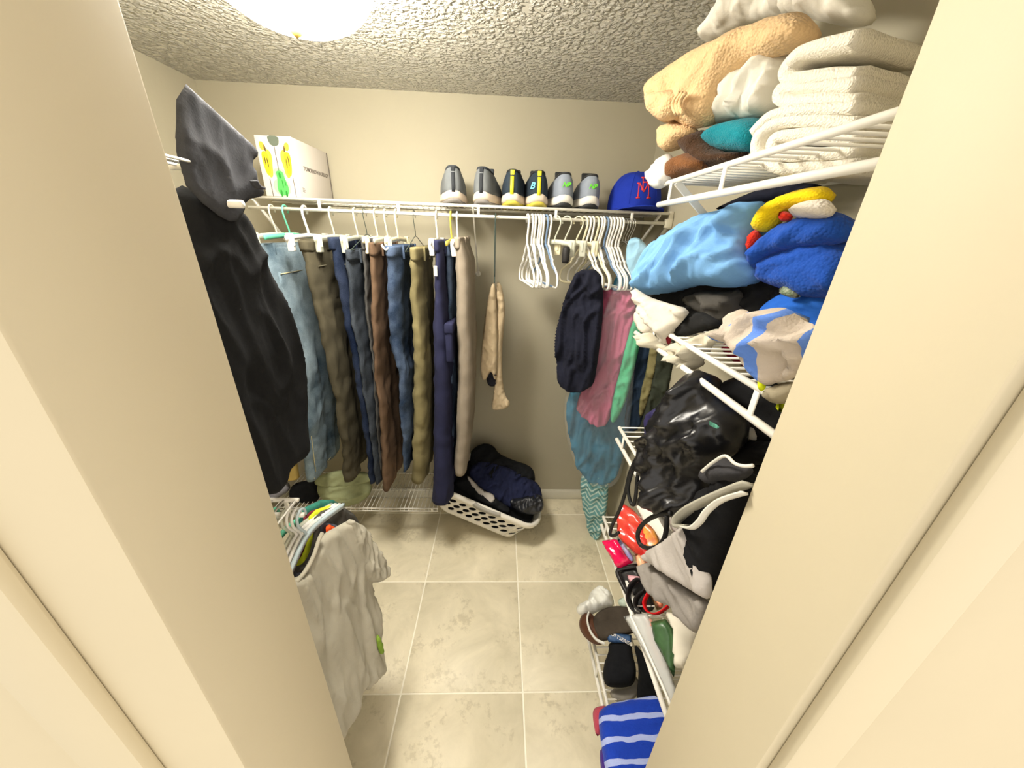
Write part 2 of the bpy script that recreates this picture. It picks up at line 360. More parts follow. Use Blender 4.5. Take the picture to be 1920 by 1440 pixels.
# ------------------------------------------------------------------ wire shelves
mat_wire = plastic('white_coated_wire', 'efece2', .38)
def wire_shelf(name, label, axis, a0, a1, front, backc, z, lip=.0, pitch=.0254, tabs=(), braces=(), rodz=None, group='white wire shelves', rx=.004, wr=.0022, rail=.0052, tabw=.011, foot=None, mid=1):
    """axis 'x': runs along x with its front at y=front; axis 'y': runs along y with its front at x=front"""
    P = (lambda s, d, zz: (s, d, zz)) if axis == 'x' else (lambda s, d, zz: (d, s, zz))
    e = empty(name, P((a0 + a1) / 2, (front + backc) / 2, z), label, 'shelf', group)
    build('front_rail', rod(P(a0, front, z), P(a1, front, z), rail, 10), mat_wire, e)
    if rodz: build('hang_rail', rod(P(a0 - .004, front, rodz), P(a1 + rx, front, rodz), rail + .0008, 10), mat_wire, e)
    build('back_rail', rod(P(a0, backc, z), P(a1, backc, z), .0035, 8), mat_wire, e)
    for k in range(mid):
        d = front + (backc - front) * (k + 1) / (mid + 1); build('middle_rail', rod(P(a0, d, z - .004), P(a1, d, z - .004), .003, 8), mat_wire, e)
    ms = []; n = int((a1 - a0) / pitch)
    for k in range(n + 1):
        s = a0 + .004 + k * (a1 - a0 - .008) / n
        pth = [P(s, backc, z + .002), P(s, front, z + .002)]
        if lip: pth.append(P(s, front - .003 if axis == 'x' else front - .003, z - lip))
        ms.append(tube(pth, wr, 6))
    w = build('deck_wires', join(*ms), mat_wire, e); w['kind'] = 'stuff'
    if lip and not rodz: build('lip_rail', rod(P(a0, front - .003, z - lip), P(a1, front - .003, z - lip), .0035, 8), mat_wire, e)
    for s in tabs:
        lo = (rodz or z - lip); d0 = front - .004; a = P(s - tabw / 2, d0, lo - .004); bq = P(s + tabw / 2, d0 + .003, z + .003)
        build('rail_tab', rbox(tuple(map(min, a, bq)), tuple(map(max, a, bq)), .0012), mat_wire, e)
    for s, drop in braces:
        br = build('brace', tube([P(s, front, z - .004), P(s, backc, z - drop)], 0, flat=(.013, .005, P(1, 0, 0))), mat_wire, e, smooth=False)
        q = P(s, backc, z - drop); build('brace_foot', tube([q, P(s, backc + (.004 if backc > front else -.004), z - drop)], .013, 14), mat_wire, br)
    return e
SZ = 1.687
bs_ = wire_shelf('wire_shelf', 'long white wire shelf with hanging rod across the back wall', 'x', -.955, .664, 1.5, YB - .006, SZ, rodz=1.652, mid=1,
                 tabs=(-.693, -.397, -.092, .209, .508), braces=((-.937, .28), (-.113, .28), (.62, .2)))
build('end_bracket', join(rbox((.655, 1.495, 1.632), (.672, 1.508, 1.695), .002), rbox((.645, 1.492, 1.636), (.672, 1.512, 1.668), .002)), plastic('end_cap_plastic', 'd8d2bd', .5), bs_)
wire_shelf('wire_shelf', 'low wire shelf by the floor under the hanging jeans', 'x', -1.2, -.322, 1.5, YB - .006, .19, lip=.016, pitch=.022, tabs=(-.355,), mid=1, tabw=.008, rail=.0032, wr=.0018)
RF, RE = .37, .912
for z, rz, lab, tb in ((1.709, 1.668, 'topmost white wire shelf on the right wall, under the towels', (.86, .66)), (1.402, 1.357, 'second white wire shelf from the top on the right wall, under crumpled clothes', (.44, .80)),
                       (1.062, 1.018, 'third white wire shelf from the top on the right wall, holding the black bag', (.86,)), (.708, .666, 'fourth white wire shelf from the top on the right wall, holding packets and books', (.87, .5)),
                       (.215, .15, 'lowest white wire shelf on the right wall near the floor', (.72,))):
    wire_shelf('wire_shelf', lab, 'y', YF + .012, RE, RF, XR - .006, z, rodz=rz, tabs=tb, braces=((.84, .24),) if z > 1.2 else (), pitch=.026)
for z, rz, lab in ((1.005, .960, 'lower wire shelf beside the door holding the grey T-shirt hanger'), (1.672, 1.622, 'upper wire shelf beside the door holding the black coat')):
    wire_shelf('wire_shelf', lab, 'x', XL + .01, -.462 if z < 1.2 else -.455, .652, YF + .006, z, rodz=rz, rx=.004 if z < 1.2 else .03, tabs=(-.49, -.9), braces=(), pitch=.026)

# ------------------------------------------------------------------ hangers
RY, RZ = 1.5, 1.652          # hanging rod of the back shelf
def hook_path(r=.017, stem=.05, n=14):
    """hook over a rod at the origin, in the local yz plane"""
    c = .017 - r * 1.0
    pts = [(0, -r * math.cos(t) * -1, r * math.sin(t) - .006) for t in np.linspace(-.5, math.pi, n)]
    pts = [(0, p[1], p[2]) for p in pts]
    return pts + [(0, -r, -.02), (0, -r * .4, -.02 - stem * .45), (0, 0, -.02 - stem * .7), (0, 0, -.02 - stem)]
white_pl = plastic('white_plastic', 'f2f0ea', .35); clear_pl = plastic('clear_plastic', 'e9ead8', .2, alpha=.62); cream_pl = plastic('cream_plastic', 'efe6c4', .4); yell_pl = plastic('yellow_plastic', 'e8d64a', .4)
mint_pl = plastic('mint_plastic', '66c2a0', .4); blue_pl = plastic('slate_blue_plastic', '6f88a8', .4); dark_wire = plastic('dark_wire', '33403a', .4); steel = plastic('steel_wire', 'b9b9b4', .3, metal=.8)
def clip_hanger(mat, x, label, clips=True, half=.17, drop=.085, yaw=0., group='clip hangers holding the trousers', r=.0034, y=RY, z=RZ, clipmat=None, bar=True):
    e = empty('clip_hanger', (0, 0, 0), label, 'hanger', group)
    build('hook', tube(spline(hook_path(.018, drop - .02), 3), r, 8), mat, e)
    if bar: build('bar', tube(spline([(0, -half, -drop - .004), (0, -half * .5, -drop), (0, 0, -drop + .004), (0, half * .5, -drop), (0, half, -drop - .004)], 4), 0, flat=(.004, .016, (0, 0, 1))), mat, e)
    if clips:
        for s in (-1, 1):
            k = build('clip', join(rbox((-.009, s * half * .82 - .013, -drop - .048), (.009, s * half * .82 + .013, -drop + .012), .003), rbox((-.013, s * half * .82 - .004, -drop - .03), (.013, s * half * .82 + .004, -drop + .004), .002)), clipmat or mat, e)
    e.location = (x, y, z); e.rotation_euler = (0, 0, yaw); return e
def wire_hanger(mat, x, label, w=.19, h=.1, stem=.06, yaw=0., group='thin wire hangers', r=.0014, y=RY, z=RZ, name='wire_hanger'):
    e = empty(name, (0, 0, 0), label, 'hanger', group)
    build('hook', tube(spline(hook_path(.018, stem), 3), r, 6), mat, e)
    b0 = -.02 - stem
    build('triangle', tube(spline([(0, 0, b0), (0, w * .5, b0 - h * .45), (0, w * .97, b0 - h * .92), (0, w * .95, b0 - h), (0, 0, b0 - h), (0, -w * .95, b0 - h), (0, -w * .97, b0 - h * .92), (0, -w * .5, b0 - h * .45)], 4, True), r, 6, True), mat, e)
    e.location = (x, y, z); e.rotation_euler = (0, 0, yaw); return e

# ------------------------------------------------------------------ trousers on the back rod
def trousers(label, px, mat, yn=1.335, yf=1.665, band=None, hem_y=.30, seed=0., amp=.007, extras=(), fs=.75, split=True, minw=.012):
    rows = []
    for k, (v, ul, ur) in enumerate(px):
        A, Bq = at(ul, v, 1, yn), at(ur, v, 1, yn); z = (A.z + Bq.z) / 2; t = k / (len(px) - 1)
        rows.append([z, yn + .006 * t, yf - (yf - yn - hem_y) * t, A.x, max(Bq.x, A.x + minw), fs])
    top = rows[0][0]; bot = rows[-1][0]
    e = empty('trousers', ((rows[0][3] + rows[0][4]) / 2, 1.5, bot), label, 'trousers', 'trousers hanging on the back rod')
    V, F, UV = loft(rows, amp=amp, seed=seed, split=(top - .33) if split else None, ky=22, kz=6)
    build('legs', (V, F), mat, e, True, UV)
    r0 = rows[0]; wb = [[top + .002, r0[1] - .004, r0[2] + .004, r0[3] - .003, r0[4] + .003, fs], [top - .02, r0[1] - .005, r0[2] + .005, r0[3] - .004, r0[4] + .004, fs], [top - .036, r0[1] - .004, r0[2] + .004, r0[3] - .003, r0[4] + .003, fs]]
    V, F, UV = loft(wb, lev=6, amp=.001, seed=seed, cap=True); build('waistband', (V, F), band or mat, e, True, UV)
    for yy in (.18, .5, .82):
        y = r0[1] + (r0[2] - r0[1]) * yy; w = (r0[4] - r0[3]) / 2 * (1 + (fs - 1) * yy); xc = (r0[3] + r0[4]) / 2
        build('belt_loop', rbox((xc + w - .001, y - .005, top - .045), (xc + w + .007, y + .005, top + .004), .0015), band or mat, e)
    return e, rows
D_light = M('light_denim', '98a8b0', .85, 'denim', var=.42, vs=5, col2='5a6b78'); D_navy = M('navy_denim', '444a5a', .85, 'denim', var=.35, vs=7); D_grey = M('blue_grey_denim', '555a61', .85, 'denim', var=.35, vs=9)
D_blue = M('mid_blue_denim', '5f6c82', .85, 'denim', var=.45, vs=8, col2='3b4455'); C_olive = M('dark_olive_twill', '4a4536', .9, var=.25, vs=7); C_char = M('charcoal_twill', '4b4a48', .9, var=.2)
C_brown = M('brown_twill', '66513f', .9, var=.25, vs=8); C_khaki = M('olive_khaki_twill', '7d7452', .9, var=.25, vs=8); C_navy = M('navy_cotton', '282a45', .9, var=.18); C_taupe = M('taupe_cotton', '8d8273', .92, var=.1)
C_beige = M('beige_cotton', 'c6b394', .92, var=.14); thread = M('seam_thread', 'b9b08a', .8, bump=0)
e, r = trousers('light blue washed jeans, leftmost on the back rod, half hidden by the black coat', [(458, 468, 492), (500, 486, 512), (600, 514, 542), (700, 540, 568), (800, 554, 584), (905, 562, 592)], D_light, seed=1.3, hem_y=.33)
xr_ = r[1][4]
pk = build('back_pocket', tube([(xr_ - .002, 1.36, 1.37), (xr_ - .002, 1.52, 1.37)], 0, flat=(.13, .004, (1, 0, 0))), D_light, e)
for dz in (.058, -.062): build('pocket_seam', tube([(xr_ + .003, 1.365, 1.37 + dz), (xr_ + .003, 1.52, 1.37 + dz)], .0016, 5), thread, pk)
build('side_seam', tube(spline([(at(u, v, 1, 1.37).x + .012, 1.355, at(u, v, 1, 1.37).z) for u, v in ((512, 505), (522, 560), (548, 650), (575, 770), (590, 880))], 5), .002, 5), thread, e)
build('hem_stitching', tube(spline([(r[-1][4] - .012, y, r[-1][0] + .012) for y in np.linspace(1.35, 1.64, 6)], 3), .0016, 5), thread, e)
e, r = trousers('dark olive trousers beside the light blue jeans', [(452, 549, 582), (560, 574, 604), (700, 606, 634), (840, 630, 656), (908, 634, 660)], C_olive, seed=2.1, amp=.009)
build('yoke_seam', tube([(r[0][4] + .001, 1.36, 1.46), (r[0][4] + .001, 1.6, 1.46)], .0018, 5), M('olive_thread', '6b6654', .8, bump=0), e)
e, r = trousers('dark navy jeans with pale stitching beside the dark olive trousers', [(446, 606, 632), (560, 628, 652), (700, 654, 680), (850, 682, 700), (908, 688, 703)], D_navy, seed=3.7, amp=.008)
build('pocket_seam', tube([(r[0][4] + .003, 1.36, 1.47), (r[0][4] + .003, 1.5, 1.47)], .0016, 5), thread, e)
trousers('blue grey jeans with rolled waist, hanging lower than the navy jeans', [(470, 641, 662), (600, 650, 668), (700, 670, 685), (800, 686, 700), (912, 699, 712)], D_grey, seed=4.2, yn=1.33)
trousers('charcoal twill trousers between the blue grey jeans and the brown trousers', [(448, 672, 687), (560, 677, 690), (700, 694, 704), (885, 707, 715)], C_char, seed=5.9, yn=1.35)
trousers('brown twill trousers with crinkled front edge', [(456, 685, 705), (560, 685, 708), (700, 698, 714), (850, 709, 730), (922, 712, 734)], C_brown, seed=6.4, amp=.007)
e, r = trousers('mid blue whiskered jeans between the brown and the olive khaki trousers', [(462, 713, 747), (560, 716, 750), (640, 719, 752), (700, 735, 763), (800, 747, 767), (888, 752, 764)], D_blue, seed=7.7, amp=.009)
build('inner_lining', tube(spline([(r[0][3] + .004, 1.34, r[0][0] + .004), (r[0][3] + .02, 1.332, r[0][0] - .012), (r[0][3] + .035, 1.338, r[0][0] + .006)], 4), .004, 6), M('pale_lining', 'c9d6e0', .9), e)
trousers('olive khaki trousers with wrinkled legs', [(466, 762, 788), (560, 762, 792), (700, 768, 802), (800, 765, 802), (908, 765, 799)], C_khaki, seed=8.8, amp=.008)
e, r = trousers('navy cargo trousers with a white tag at the waist', [(452, 809, 828), (560, 806, 834), (660, 806, 846), (800, 806, 846), (950, 803, 848)], C_navy, seed=9.6, amp=.006, yn=1.33)
p = at(817, 508, 1, 1.328); build('white_tag', rbox((p.x - .006, 1.322, p.z - .018), (p.x + .006, 1.326, p.z + .018), .001), white_pl, e)
p = at(826, 640, 1, 1.328); cp = build('cargo_pocket', rbox((r[2][4] - .022, 1.33, p.z - .09), (r[2][4] + .006, 1.48, p.z + .06), .008), C_navy, e)
build('pocket_flap', rbox((r[2][4] - .024, 1.326, p.z + .03), (r[2][4] + .010, 1.486, p.z + .07), .006), C_navy, cp)
trousers('blue jeans peeking out between the navy cargo and the taupe trousers', [(460, 829, 849), (560, 833, 850), (700, 838, 851), (880, 838, 848)], D_blue, seed=10.1, yn=1.40, amp=.008)
trousers('taupe chino trousers, rightmost of the full length trousers on the back rod', [(446, 848, 868), (490, 846, 884), (600, 850, 888), (700, 852, 890), (800, 850, 886), (894, 847, 876)], C_taupe, seed=11.3, amp=.005, split=False)
HG = [(510, clear_pl, 'white'), (535, mint_pl, 'pale green'), (571, white_pl, 'thick white'), (620, clear_pl, 'clear'), (665, clear_pl, 'clear'), (703, cream_pl, 'cream'), (722, clear_pl, 'clear'), (742, cream_pl, 'cream'), (818, white_pl, 'white'), (845, yell_pl, 'yellow'), (857, white_pl, 'white')]
WH = ['light blue jeans', 'light blue jeans, second hook', 'dark olive trousers', 'dark navy jeans', 'blue grey jeans', 'brown trousers', 'mid blue jeans, left hook', 'mid blue jeans, right hook', 'navy cargo trousers', 'blue jeans next to the taupe trousers', 'taupe trousers']
for (u, mt, cn), wn in zip(HG, WH):
    x = at(u, 397, 1, RY).x
    clip_hanger(mt, x, '%s plastic clip hanger above the %s' % (cn, wn), clips=u not in (535, 722, 845), drop=.095, r=.0046 if u == 571 else .0032, half=.165 if u < 800 else .15)
for u, wn in ((683, 'charcoal trousers'), (776, 'olive khaki trousers')):
    wire_hanger(dark_wire, at(u, 397, 1, RY).x, 'thin dark wire hanger above the %s' % wn, w=.17, h=.05)
# beige trousers folded over a long dark wire hanger
lw = wire_hanger(dark_wire, at(929, 403, 1, RY).x, 'long dark wire hanger carrying the folded beige trousers', w=.02, h=.02, stem=.205, r=.0026)
be = empty('folded_trousers', at(928, 765, 1, 1.5), 'beige trousers folded over the long dark wire hanger', 'trousers')
pl = ((-.02, 1.5, 1.2), (-.25, -.97, 0))
pillow('front_leg', [(927, 525), (931, 560), (934, 640), (932, 700), (929, 718), (921, 692), (912, 712), (904, 713), (900, 688), (905, 635), (912, 575), (919, 540)], pl, .018, C_beige, be, back=.8, fold=.005, wl=.03, ang=1.5)
pillow('rear_leg', [(931, 524), (941, 535), (947, 570), (946, 605), (941, 655), (942, 715), (948, 745), (958, 754), (952, 765), (936, 769), (920, 767), (925, 742), (930, 700), (932, 640), (930, 560)], ((-.02, 1.53, 1.2), pl[1]), .016, C_beige, be, back=.8, fold=.005, wl=.025, ang=1.5)
pillow('dark_waist_lining', [(912, 690), (922, 690), (932, 705), (934, 722), (920, 726), (912, 718)], ((-.02, 1.52, 1.2), pl[1]), .01, M('black_lining', '23242c', .9), be)
build('button', lathe([(.006, 0), (.006, .003)], 12), plastic('dark_button', '2a2420', .4), be).location = Vector(at(929, 704, 1, 1.478)) - be.location

# ------------------------------------------------------------------ empty child hangers on the back rod
def child_hanger_mesh(r=.0042, w=.135):
    hk = tube(spline(hook_path(.019, .075), 3), r, 8)
    top, bot = -.095, -.245
    body = tube(spline([(0, 0, top), (0, .02, top - .012), (0, .05, top - .045), (0, .062, top - .052), (0, .068, top - .066), (0, w - .012, bot + .05), (0, w, bot + .02), (0, w - .012, bot), (0, w * .4, bot), (0, -w * .4, bot), (0, -w + .012, bot), (0, -w, bot + .02), (0, -w + .012, bot + .05), (0, -.068, top - .066), (0, -.062, top - .052), (0, -.05, top - .045), (0, -.02, top - .012)], 4, True), r, 8, True)
    return hk, body
_hk, _bd = child_hanger_mesh()
_h0 = None
def child_hanger(x, yaw, label, group, mat, tilt=0.):
    global _h0
    e = empty('child_hanger', (x, RY, RZ), label, 'hanger', group)
    for nm, vf in (('hook', _hk), ('shoulder_loop', _bd)):
        key = nm + mat.name
        if key not in HM:
            o = build(nm, vf, mat); HM[key] = o.data; o.parent = e
        else:
            o = bpy.data.objects.new(nm, HM[key]); COL.objects.link(o); o.parent = e
    e.rotation_euler = (0, tilt, yaw); return e
HM = {}
gl = 'empty white child hangers in the left bunch'; gr = 'empty white child hangers in the right bunch'
ORD = ['first', 'second', 'third', 'fourth', 'fifth', 'sixth', 'seventh', 'eighth', 'ninth', 'tenth', 'eleventh', 'twelfth']
us = [990, 998, 1004, 1009, 1014, 1019, 1025, 1032]
ya = [.16, .22, .10, .25, .18, .12, .26, .20]
for i, u in enumerate(us):
    mt = blue_pl if i == 6 else white_pl
    lb = 'slate blue child hanger in the left bunch of empty hangers' if i == 6 else ('leftmost white child hanger of the left bunch of empty hangers' if i == 0 else ('rightmost white child hanger of the left bunch, beside the slate blue one' if i == 7 else '%s white child hanger from the left in the left bunch of empty hangers' % ORD[i]))
    child_hanger(at(u, 402, 1, RY).x, ya[i], lb, gl, mt, tilt=random.uniform(-.05, .03))
us = [1097, 1105, 1112, 1120, 1127, 1132, 1138, 1144, 1150, 1156, 1162, 1167]
for i, u in enumerate(us):
    mt = {0: cream_pl, 3: cream_pl, 6: blue_pl}.get(i, white_pl)
    lb = {0: 'cream child hanger turned to the front, leftmost of the right bunch', 3: 'cream child hanger within the right bunch of white hangers', 6: 'slate blue child hanger within the right bunch of white hangers', 11: 'rightmost white child hanger of the right bunch, beside the wire hangers'}.get(i, 'white child hanger in the right bunch, %s hanger from its left end' % ORD[i])
    child_hanger(at(u, 404, 1, RY).x, .52 if i == 0 else (.3 if i == 1 else .24 + .05 * math.sin(i * 2.3)), lb, gr, mt, tilt=random.uniform(-.05, .05))
for i, u in enumerate((1044, 1064, 1086)):
    clip_hanger(clear_pl if i != 2 else cream_pl, at(u, 404, 1, RY).x, ['clear clip hanger just right of the left bunch of empty hangers', 'clear clip hanger between the two bunches of empty hangers', 'cream clip hanger just left of the cream child hanger'][i], half=.09, drop=.085, yaw=1.05 + .1 * i, group='empty clip hangers', r=.003)
build_o = build('hanger_pad', lathe([(.012, -.03), (.015, -.02), (.015, .02), (.012, .03)], 14), plastic('black_foam', '1d1b1a', .6))
pp = at(1061, 478, 1, 1.44); build_o.location = pp
prop(build_o, 'small black foam grip dangling under the clear clip hangers', 'grip')
for i, u in enumerate((1174, 1179, 1184, 1188)):
    wire_hanger(steel, at(u, 408, 1, RY).x, ['leftmost', 'second from left', 'third from left', 'rightmost'][i] + ' of the steel wire hangers above the blue robe', w=.13, h=.07, stem=.05, yaw=.35)

# ------------------------------------------------------------------ clothes on the right end of the back rod
nR = (-.5, -.866, 0)
def PR(x, y): return ((x, y, 1.2), nR)
gR = 'clothes hanging at the right end of the back rod'
C_pink = M('pink_cotton', 'b8617f', .85, var=.12); C_green = M('mint_green_cotton', '55b98a', .85, var=.1); C_dnavy = M('dark_navy_wool', '1b1d2b', .9, var=.2); C_robe = M('teal_blue_cotton', '2f708c', .8, var=.2, vs=4, col2='235a75')
C_lblue = M('light_blue_liner', '9ccdea', .7, var=.1); C_drab = M('olive_drab_cotton', '7c7550', .9, var=.15); C_dgrn = M('dark_green_grey_cotton', '34392f', .9)
cloth('robe', 'long teal blue robe inside the clear plastic cover at the rod end', 'robe', [(1160, 505), (1195, 500), (1200, 540), (1195, 620), (1185, 700), (1178, 800), (1168, 860), (1152, 906), (1120, 907), (1092, 895), (1075, 850), (1062, 790), (1062, 745), (1095, 690), (1140, 560)], PR(.5, 1.52), .02, C_robe, gR, sm=1, R=.014, fine=.6, fold=0.0180, wl=.07, ang=1.4, st=5, back=.8)
cloth('shirt', 'pink shirt hanging low beside the navy trousers', 'shirt', [(1118, 540), (1186, 536), (1194, 590), (1182, 640), (1163, 700), (1147, 780), (1131, 804), (1102, 790), (1079, 768), (1088, 735), (1115, 690), (1122, 610)], PR(.44, 1.44), .016, C_pink, gR, sm=1, R=.014, fine=.6, fold=0.0150, wl=.05, ang=1.35, st=5, back=.8)
cloth('folded_trousers', 'black navy trousers folded over a hanger under the cream child hanger', 'trousers', [(1082, 505), (1128, 505), (1132, 560), (1128, 620), (1119, 690), (1113, 722), (1098, 731), (1085, 737), (1072, 734), (1048, 718), (1043, 660), (1047, 600), (1068, 535)], PR(.36, 1.39), .026, C_dnavy, gR, sm=1, R=.014, fine=.6, fold=0.0150, wl=.05, ang=1.45, st=6, back=.8)
cloth('shirt', 'bright mint green shirt edge right of the pink shirt', 'shirt', [(1196, 585), (1207, 612), (1190, 690), (1176, 745), (1162, 778), (1151, 794), (1143, 788), (1150, 740), (1165, 685), (1173, 645), (1186, 602)], PR(.5, 1.38), .012, C_green, gR, sm=1, R=.014, fine=.6, fold=0.0090, wl=.04, ang=1.3, st=4)
cloth('jacket', 'dark navy jacket hanging between the mint green and the olive shirts', 'jacket', [(1192, 570), (1226, 590), (1230, 650), (1218, 720), (1208, 790), (1190, 812), (1168, 806), (1178, 740), (1190, 660)], PR(.54, 1.40), .014, M('ink_blue_cotton', '1d2c3f', .9), gR, sm=1, R=.014, fine=.6, fold=0.0120, wl=.05, ang=1.35, st=4)
cloth('shirt', 'olive drab shirt edge, right of the dark navy jacket', 'shirt', [(1224, 610), (1240, 620), (1236, 670), (1224, 725), (1209, 775), (1197, 786), (1200, 738), (1213, 690)], PR(.555, 1.32), .010, C_drab, gR, sm=1, R=.014, fine=.6, fold=0.0075, wl=.03, ang=1.3)
cloth('coat', 'dark green grey coat hanging against the right wall', 'coat', [(1236, 600), (1268, 610), (1262, 690), (1246, 760), (1224, 815), (1196, 812), (1212, 760), (1228, 690)], PR(.565, 1.31), .010, C_dgrn, gR, sm=1, R=.014, fine=.6, fold=0.0105, wl=.05, ang=1.3)
cloth('wrap', 'teal wrap with white chevron stripes hanging down to the floor', 'wrap', [(1098, 886), (1140, 890), (1141, 904), (1140, 940), (1132, 985), (1124, 1012), (1109, 1010), (1099, 975), (1089, 930), (1088, 892)], ((.5, 1.535, .2), nR), .018, M('teal_chevron_cotton', '6d9ea0', .85, var=.25, stripe=('y', .030, .36, 'b9cfc8', 0, .004, .034)), gR, sm=1, R=.014, fine=.6, fold=0.0090, wl=.05, ang=1.5)
cloth('garment_liner', 'pale blue folded liner at the top of the plastic cover, below the wire hangers', 'liner', [(1176, 452), (1188, 444), (1202, 447), (1216, 466), (1228, 478), (1218, 500), (1206, 530), (1196, 548), (1184, 520), (1172, 490)], PR(.54, 1.34), .012, C_lblue, fold=.004, wl=.03, ang=1.0)
film = plastic('clear_film', 'dfeaf0', .1, alpha=.05, bump=.8, bs=30, bd=.01)
cloth('plastic_cover', 'clear plastic dry cleaning cover draped around the robe and pink shirt', 'garment cover', [(1172, 470), (1190, 440), (1236, 470), (1222, 505), (1200, 520), (1198, 600), (1190, 690), (1182, 790), (1172, 860), (1160, 905), (1140, 916), (1112, 910), (1086, 892), (1068, 845), (1057, 790), (1060, 720), (1100, 690), (1140, 560), (1160, 520)], PR(.455, 1.35), .012, film, fold=.010, wl=.06, ang=1.3, st=4, back=.3)

# ------------------------------------------------------------------ shoes on the back shelf
def footprint(L, W, n=36, y0=0.):
    out = []
    for k in range(n):
        q = 2 * math.pi * k / n; t = (1 - math.cos(q)) / 2
        w = W * (.86 + .20 * math.sin(math.pi * min(1, t * 1.05) ** 1.4) - .10 * math.exp(-((t - .38) / .15) ** 2))
        s = abs(math.sin(q)) ** .62 * (1 if q < math.pi else -1)
        out.append((w / 2 * s * (1.0 if t < .75 else 1 - .25 * (t - .75) / .25), y0 + L * t))
    return out
def ring_loft(levels, closed_top=False, closed_bot=True):
    V, F = [], []; n = len(levels[0])
    for lv in levels: V += lv
    for i in range(len(levels) - 1):
        for k in range(n): F.append((i * n + k, i * n + (k + 1) % n, (i + 1) * n + (k + 1) % n, (i + 1) * n + k))
    if closed_bot: F.append(tuple(range(n))[::-1])
    if closed_top: F.append(tuple((len(levels) - 1) * n + k for k in range(n)))
    return V, F
def lev(L, W, z, y0=0., dz=lambda y: 0.): return [(x, y, z + dz(y)) for x, y in footprint(L, W, y0=y0)]
def sneaker(x, label, upper, sole, outs, lining, stripe=None, logo=None, H=.118, yaw=0., W=.098, tab=None, logo_at=(0, .075)):
    e = empty('sneaker', (0, 0, 0), label, 'shoe', 'pairs of sneakers on the back shelf')
    rock = lambda y: .010 * max(0, 1 - y / .03) ** 2 + .018 * max(0, (y - .2) / .075) ** 2
    build('outsole', ring_loft([lev(.268, W * .86, 0, .006, rock), lev(.276, W * .97, .004, .002, rock), lev(.276, W * 1.0, .013, .002, rock)], True), outs, e)
    build('midsole', ring_loft([lev(.277, W * 1.0, .012, .0015, rock), lev(.282, W * 1.06, .020, -.001, rock), lev(.281, W * 1.03, .030, -.001, rock), lev(.276, W * .97, .040, .002, rock)], True), sole, e)
    Ls = [(.277, .97, .036, .002), (.272, .98, .05, .001), (.25, .95, .068, .001), (.205, .88, .085, .003), (.16, .77, .1, .006), (.14, .66, H - .01, .010), (.122, .5, H, .016)]
    ups = [lev(l, W * w, z, y0, lambda y, z=z: -.018 * (z / H) ** 3 * min(1, y / .12) + .010 * max(0, (y - .2) / .075) ** 2 * (z < .06)) for l, w, z, y0 in Ls]
    inn = [[(px_ * .82, .062 + (py - .062) * .86, pz - d) for px_, py, pz in ups[-1]] for d in (-.002, .02, .045)]
    build('upper', ring_loft(ups, False), upper, e)
    build('lining', ring_loft([ups[-1]] + inn, True, False), lining, e)
    build('heel_collar', tube([Vector(p) + Vector((0, 0, .0)) for p in ups[-1]], .0045, 8, True), lining, e)
    build('tongue', xf(rbox((-.022, -.006, -.03), (.022, .006, .045), .005), Matrix.Translation((0, .128, .098)) @ Matrix.Rotation(-.5, 4, 'X')), lining, e)
    lc = [tube(spline([(-.024, .15 + k * .018, .098 - k * .011), (0, .152 + k * .018, .104 - k * .011), (.024, .15 + k * .018, .098 - k * .011)], 3), .0025, 6) for k in range(4)]
    build('laces', join(*lc), lining, e)
    if stripe:
        build('heel_stripe', tube([(0, .0005, .04), (0, -.001, .06), (0, .002, .084), (0, .006, H - .022)], 0, flat=(.012, .003, (0, 1, 0))), stripe, e)
        build('pull_tab', rbox((-.007, .006, H - .018), (.007, .013, H - .002), .002), tab or stripe, e)
    if logo:
        ft = bpy.data.curves.new('NB', 'FONT'); ft.body = logo[0]; ft.size = logo[2]; ft.extrude = .0008; ft.align_x = 'CENTER'; ft.shear = .3; ft.offset = .0006
        to = bpy.data.objects.new('t', ft); COL.objects.link(to); me = bpy.data.meshes.new_from_object(to.evaluated_get(bpy.context.evaluated_depsgraph_get())); bpy.data.objects.remove(to)
        me.materials.append(logo[1]); o = bpy.data.objects.new('heel_logo', me); COL.objects.link(o); o.parent = e; o.location = (logo_at[0], .0 if abs(logo_at[0]) < .01 else .006, logo_at[1]); o.rotation_euler = (math.radians(86), 0, -.45 if logo_at[0] < -.01 else 0)
    e.location = (x, 1.524, SZ + .005); e.rotation_euler = (0, 0, yaw); e.scale = (1.1, 1., 1.04); return e
S_grey = M('grey_knit', '6d7173', .85, var=.15, bs=500); S_dark = M('dark_grey_knit', '3d4146', .85, var=.15); S_cream = plastic('cream_sole', 'ddcdbb', .6, var=.1); S_out = plastic('grey_outsole', '77726e', .7)
S_black = M('black_blue_mesh', '2a3540', .8, var=.25); S_yel = plastic('yellow_strip', 'f2e92a', .5); S_ysole = plastic('yellow_outsole', 'bdb043', .6); S_white = plastic('white_sole', 'e9e5dc', .55); S_silver = M('silver_mesh', '8b93a0', .7, var=.12); S_blk = plastic('black_rubber', '242628', .6)
S_lime = plastic('lime_print', '6fe03a', .5); S_sky = plastic('sky_blue_print', '57c4e8', .5); S_strap = M('black_strap', '33363a', .8)
sx = lambda u: at(u, 345, 1, 1.53).x
sneaker(sx(850), 'grey knit sneaker with cream ribbed sole, left shoe of the leftmost pair', S_grey, S_cream, S_out, S_dark, S_strap, yaw=.12, H=.126)
sneaker(sx(902), 'grey knit sneaker with cream ribbed sole, right shoe of the leftmost pair', S_grey, S_cream, S_out, S_dark, S_strap, yaw=-.16, H=.126)
sneaker(sx(960), 'black sneaker with yellow heel strip and yellow sole, left shoe of the middle pair', S_black, S_cream, S_ysole, S_blk, S_yel, yaw=-.10, H=.122)
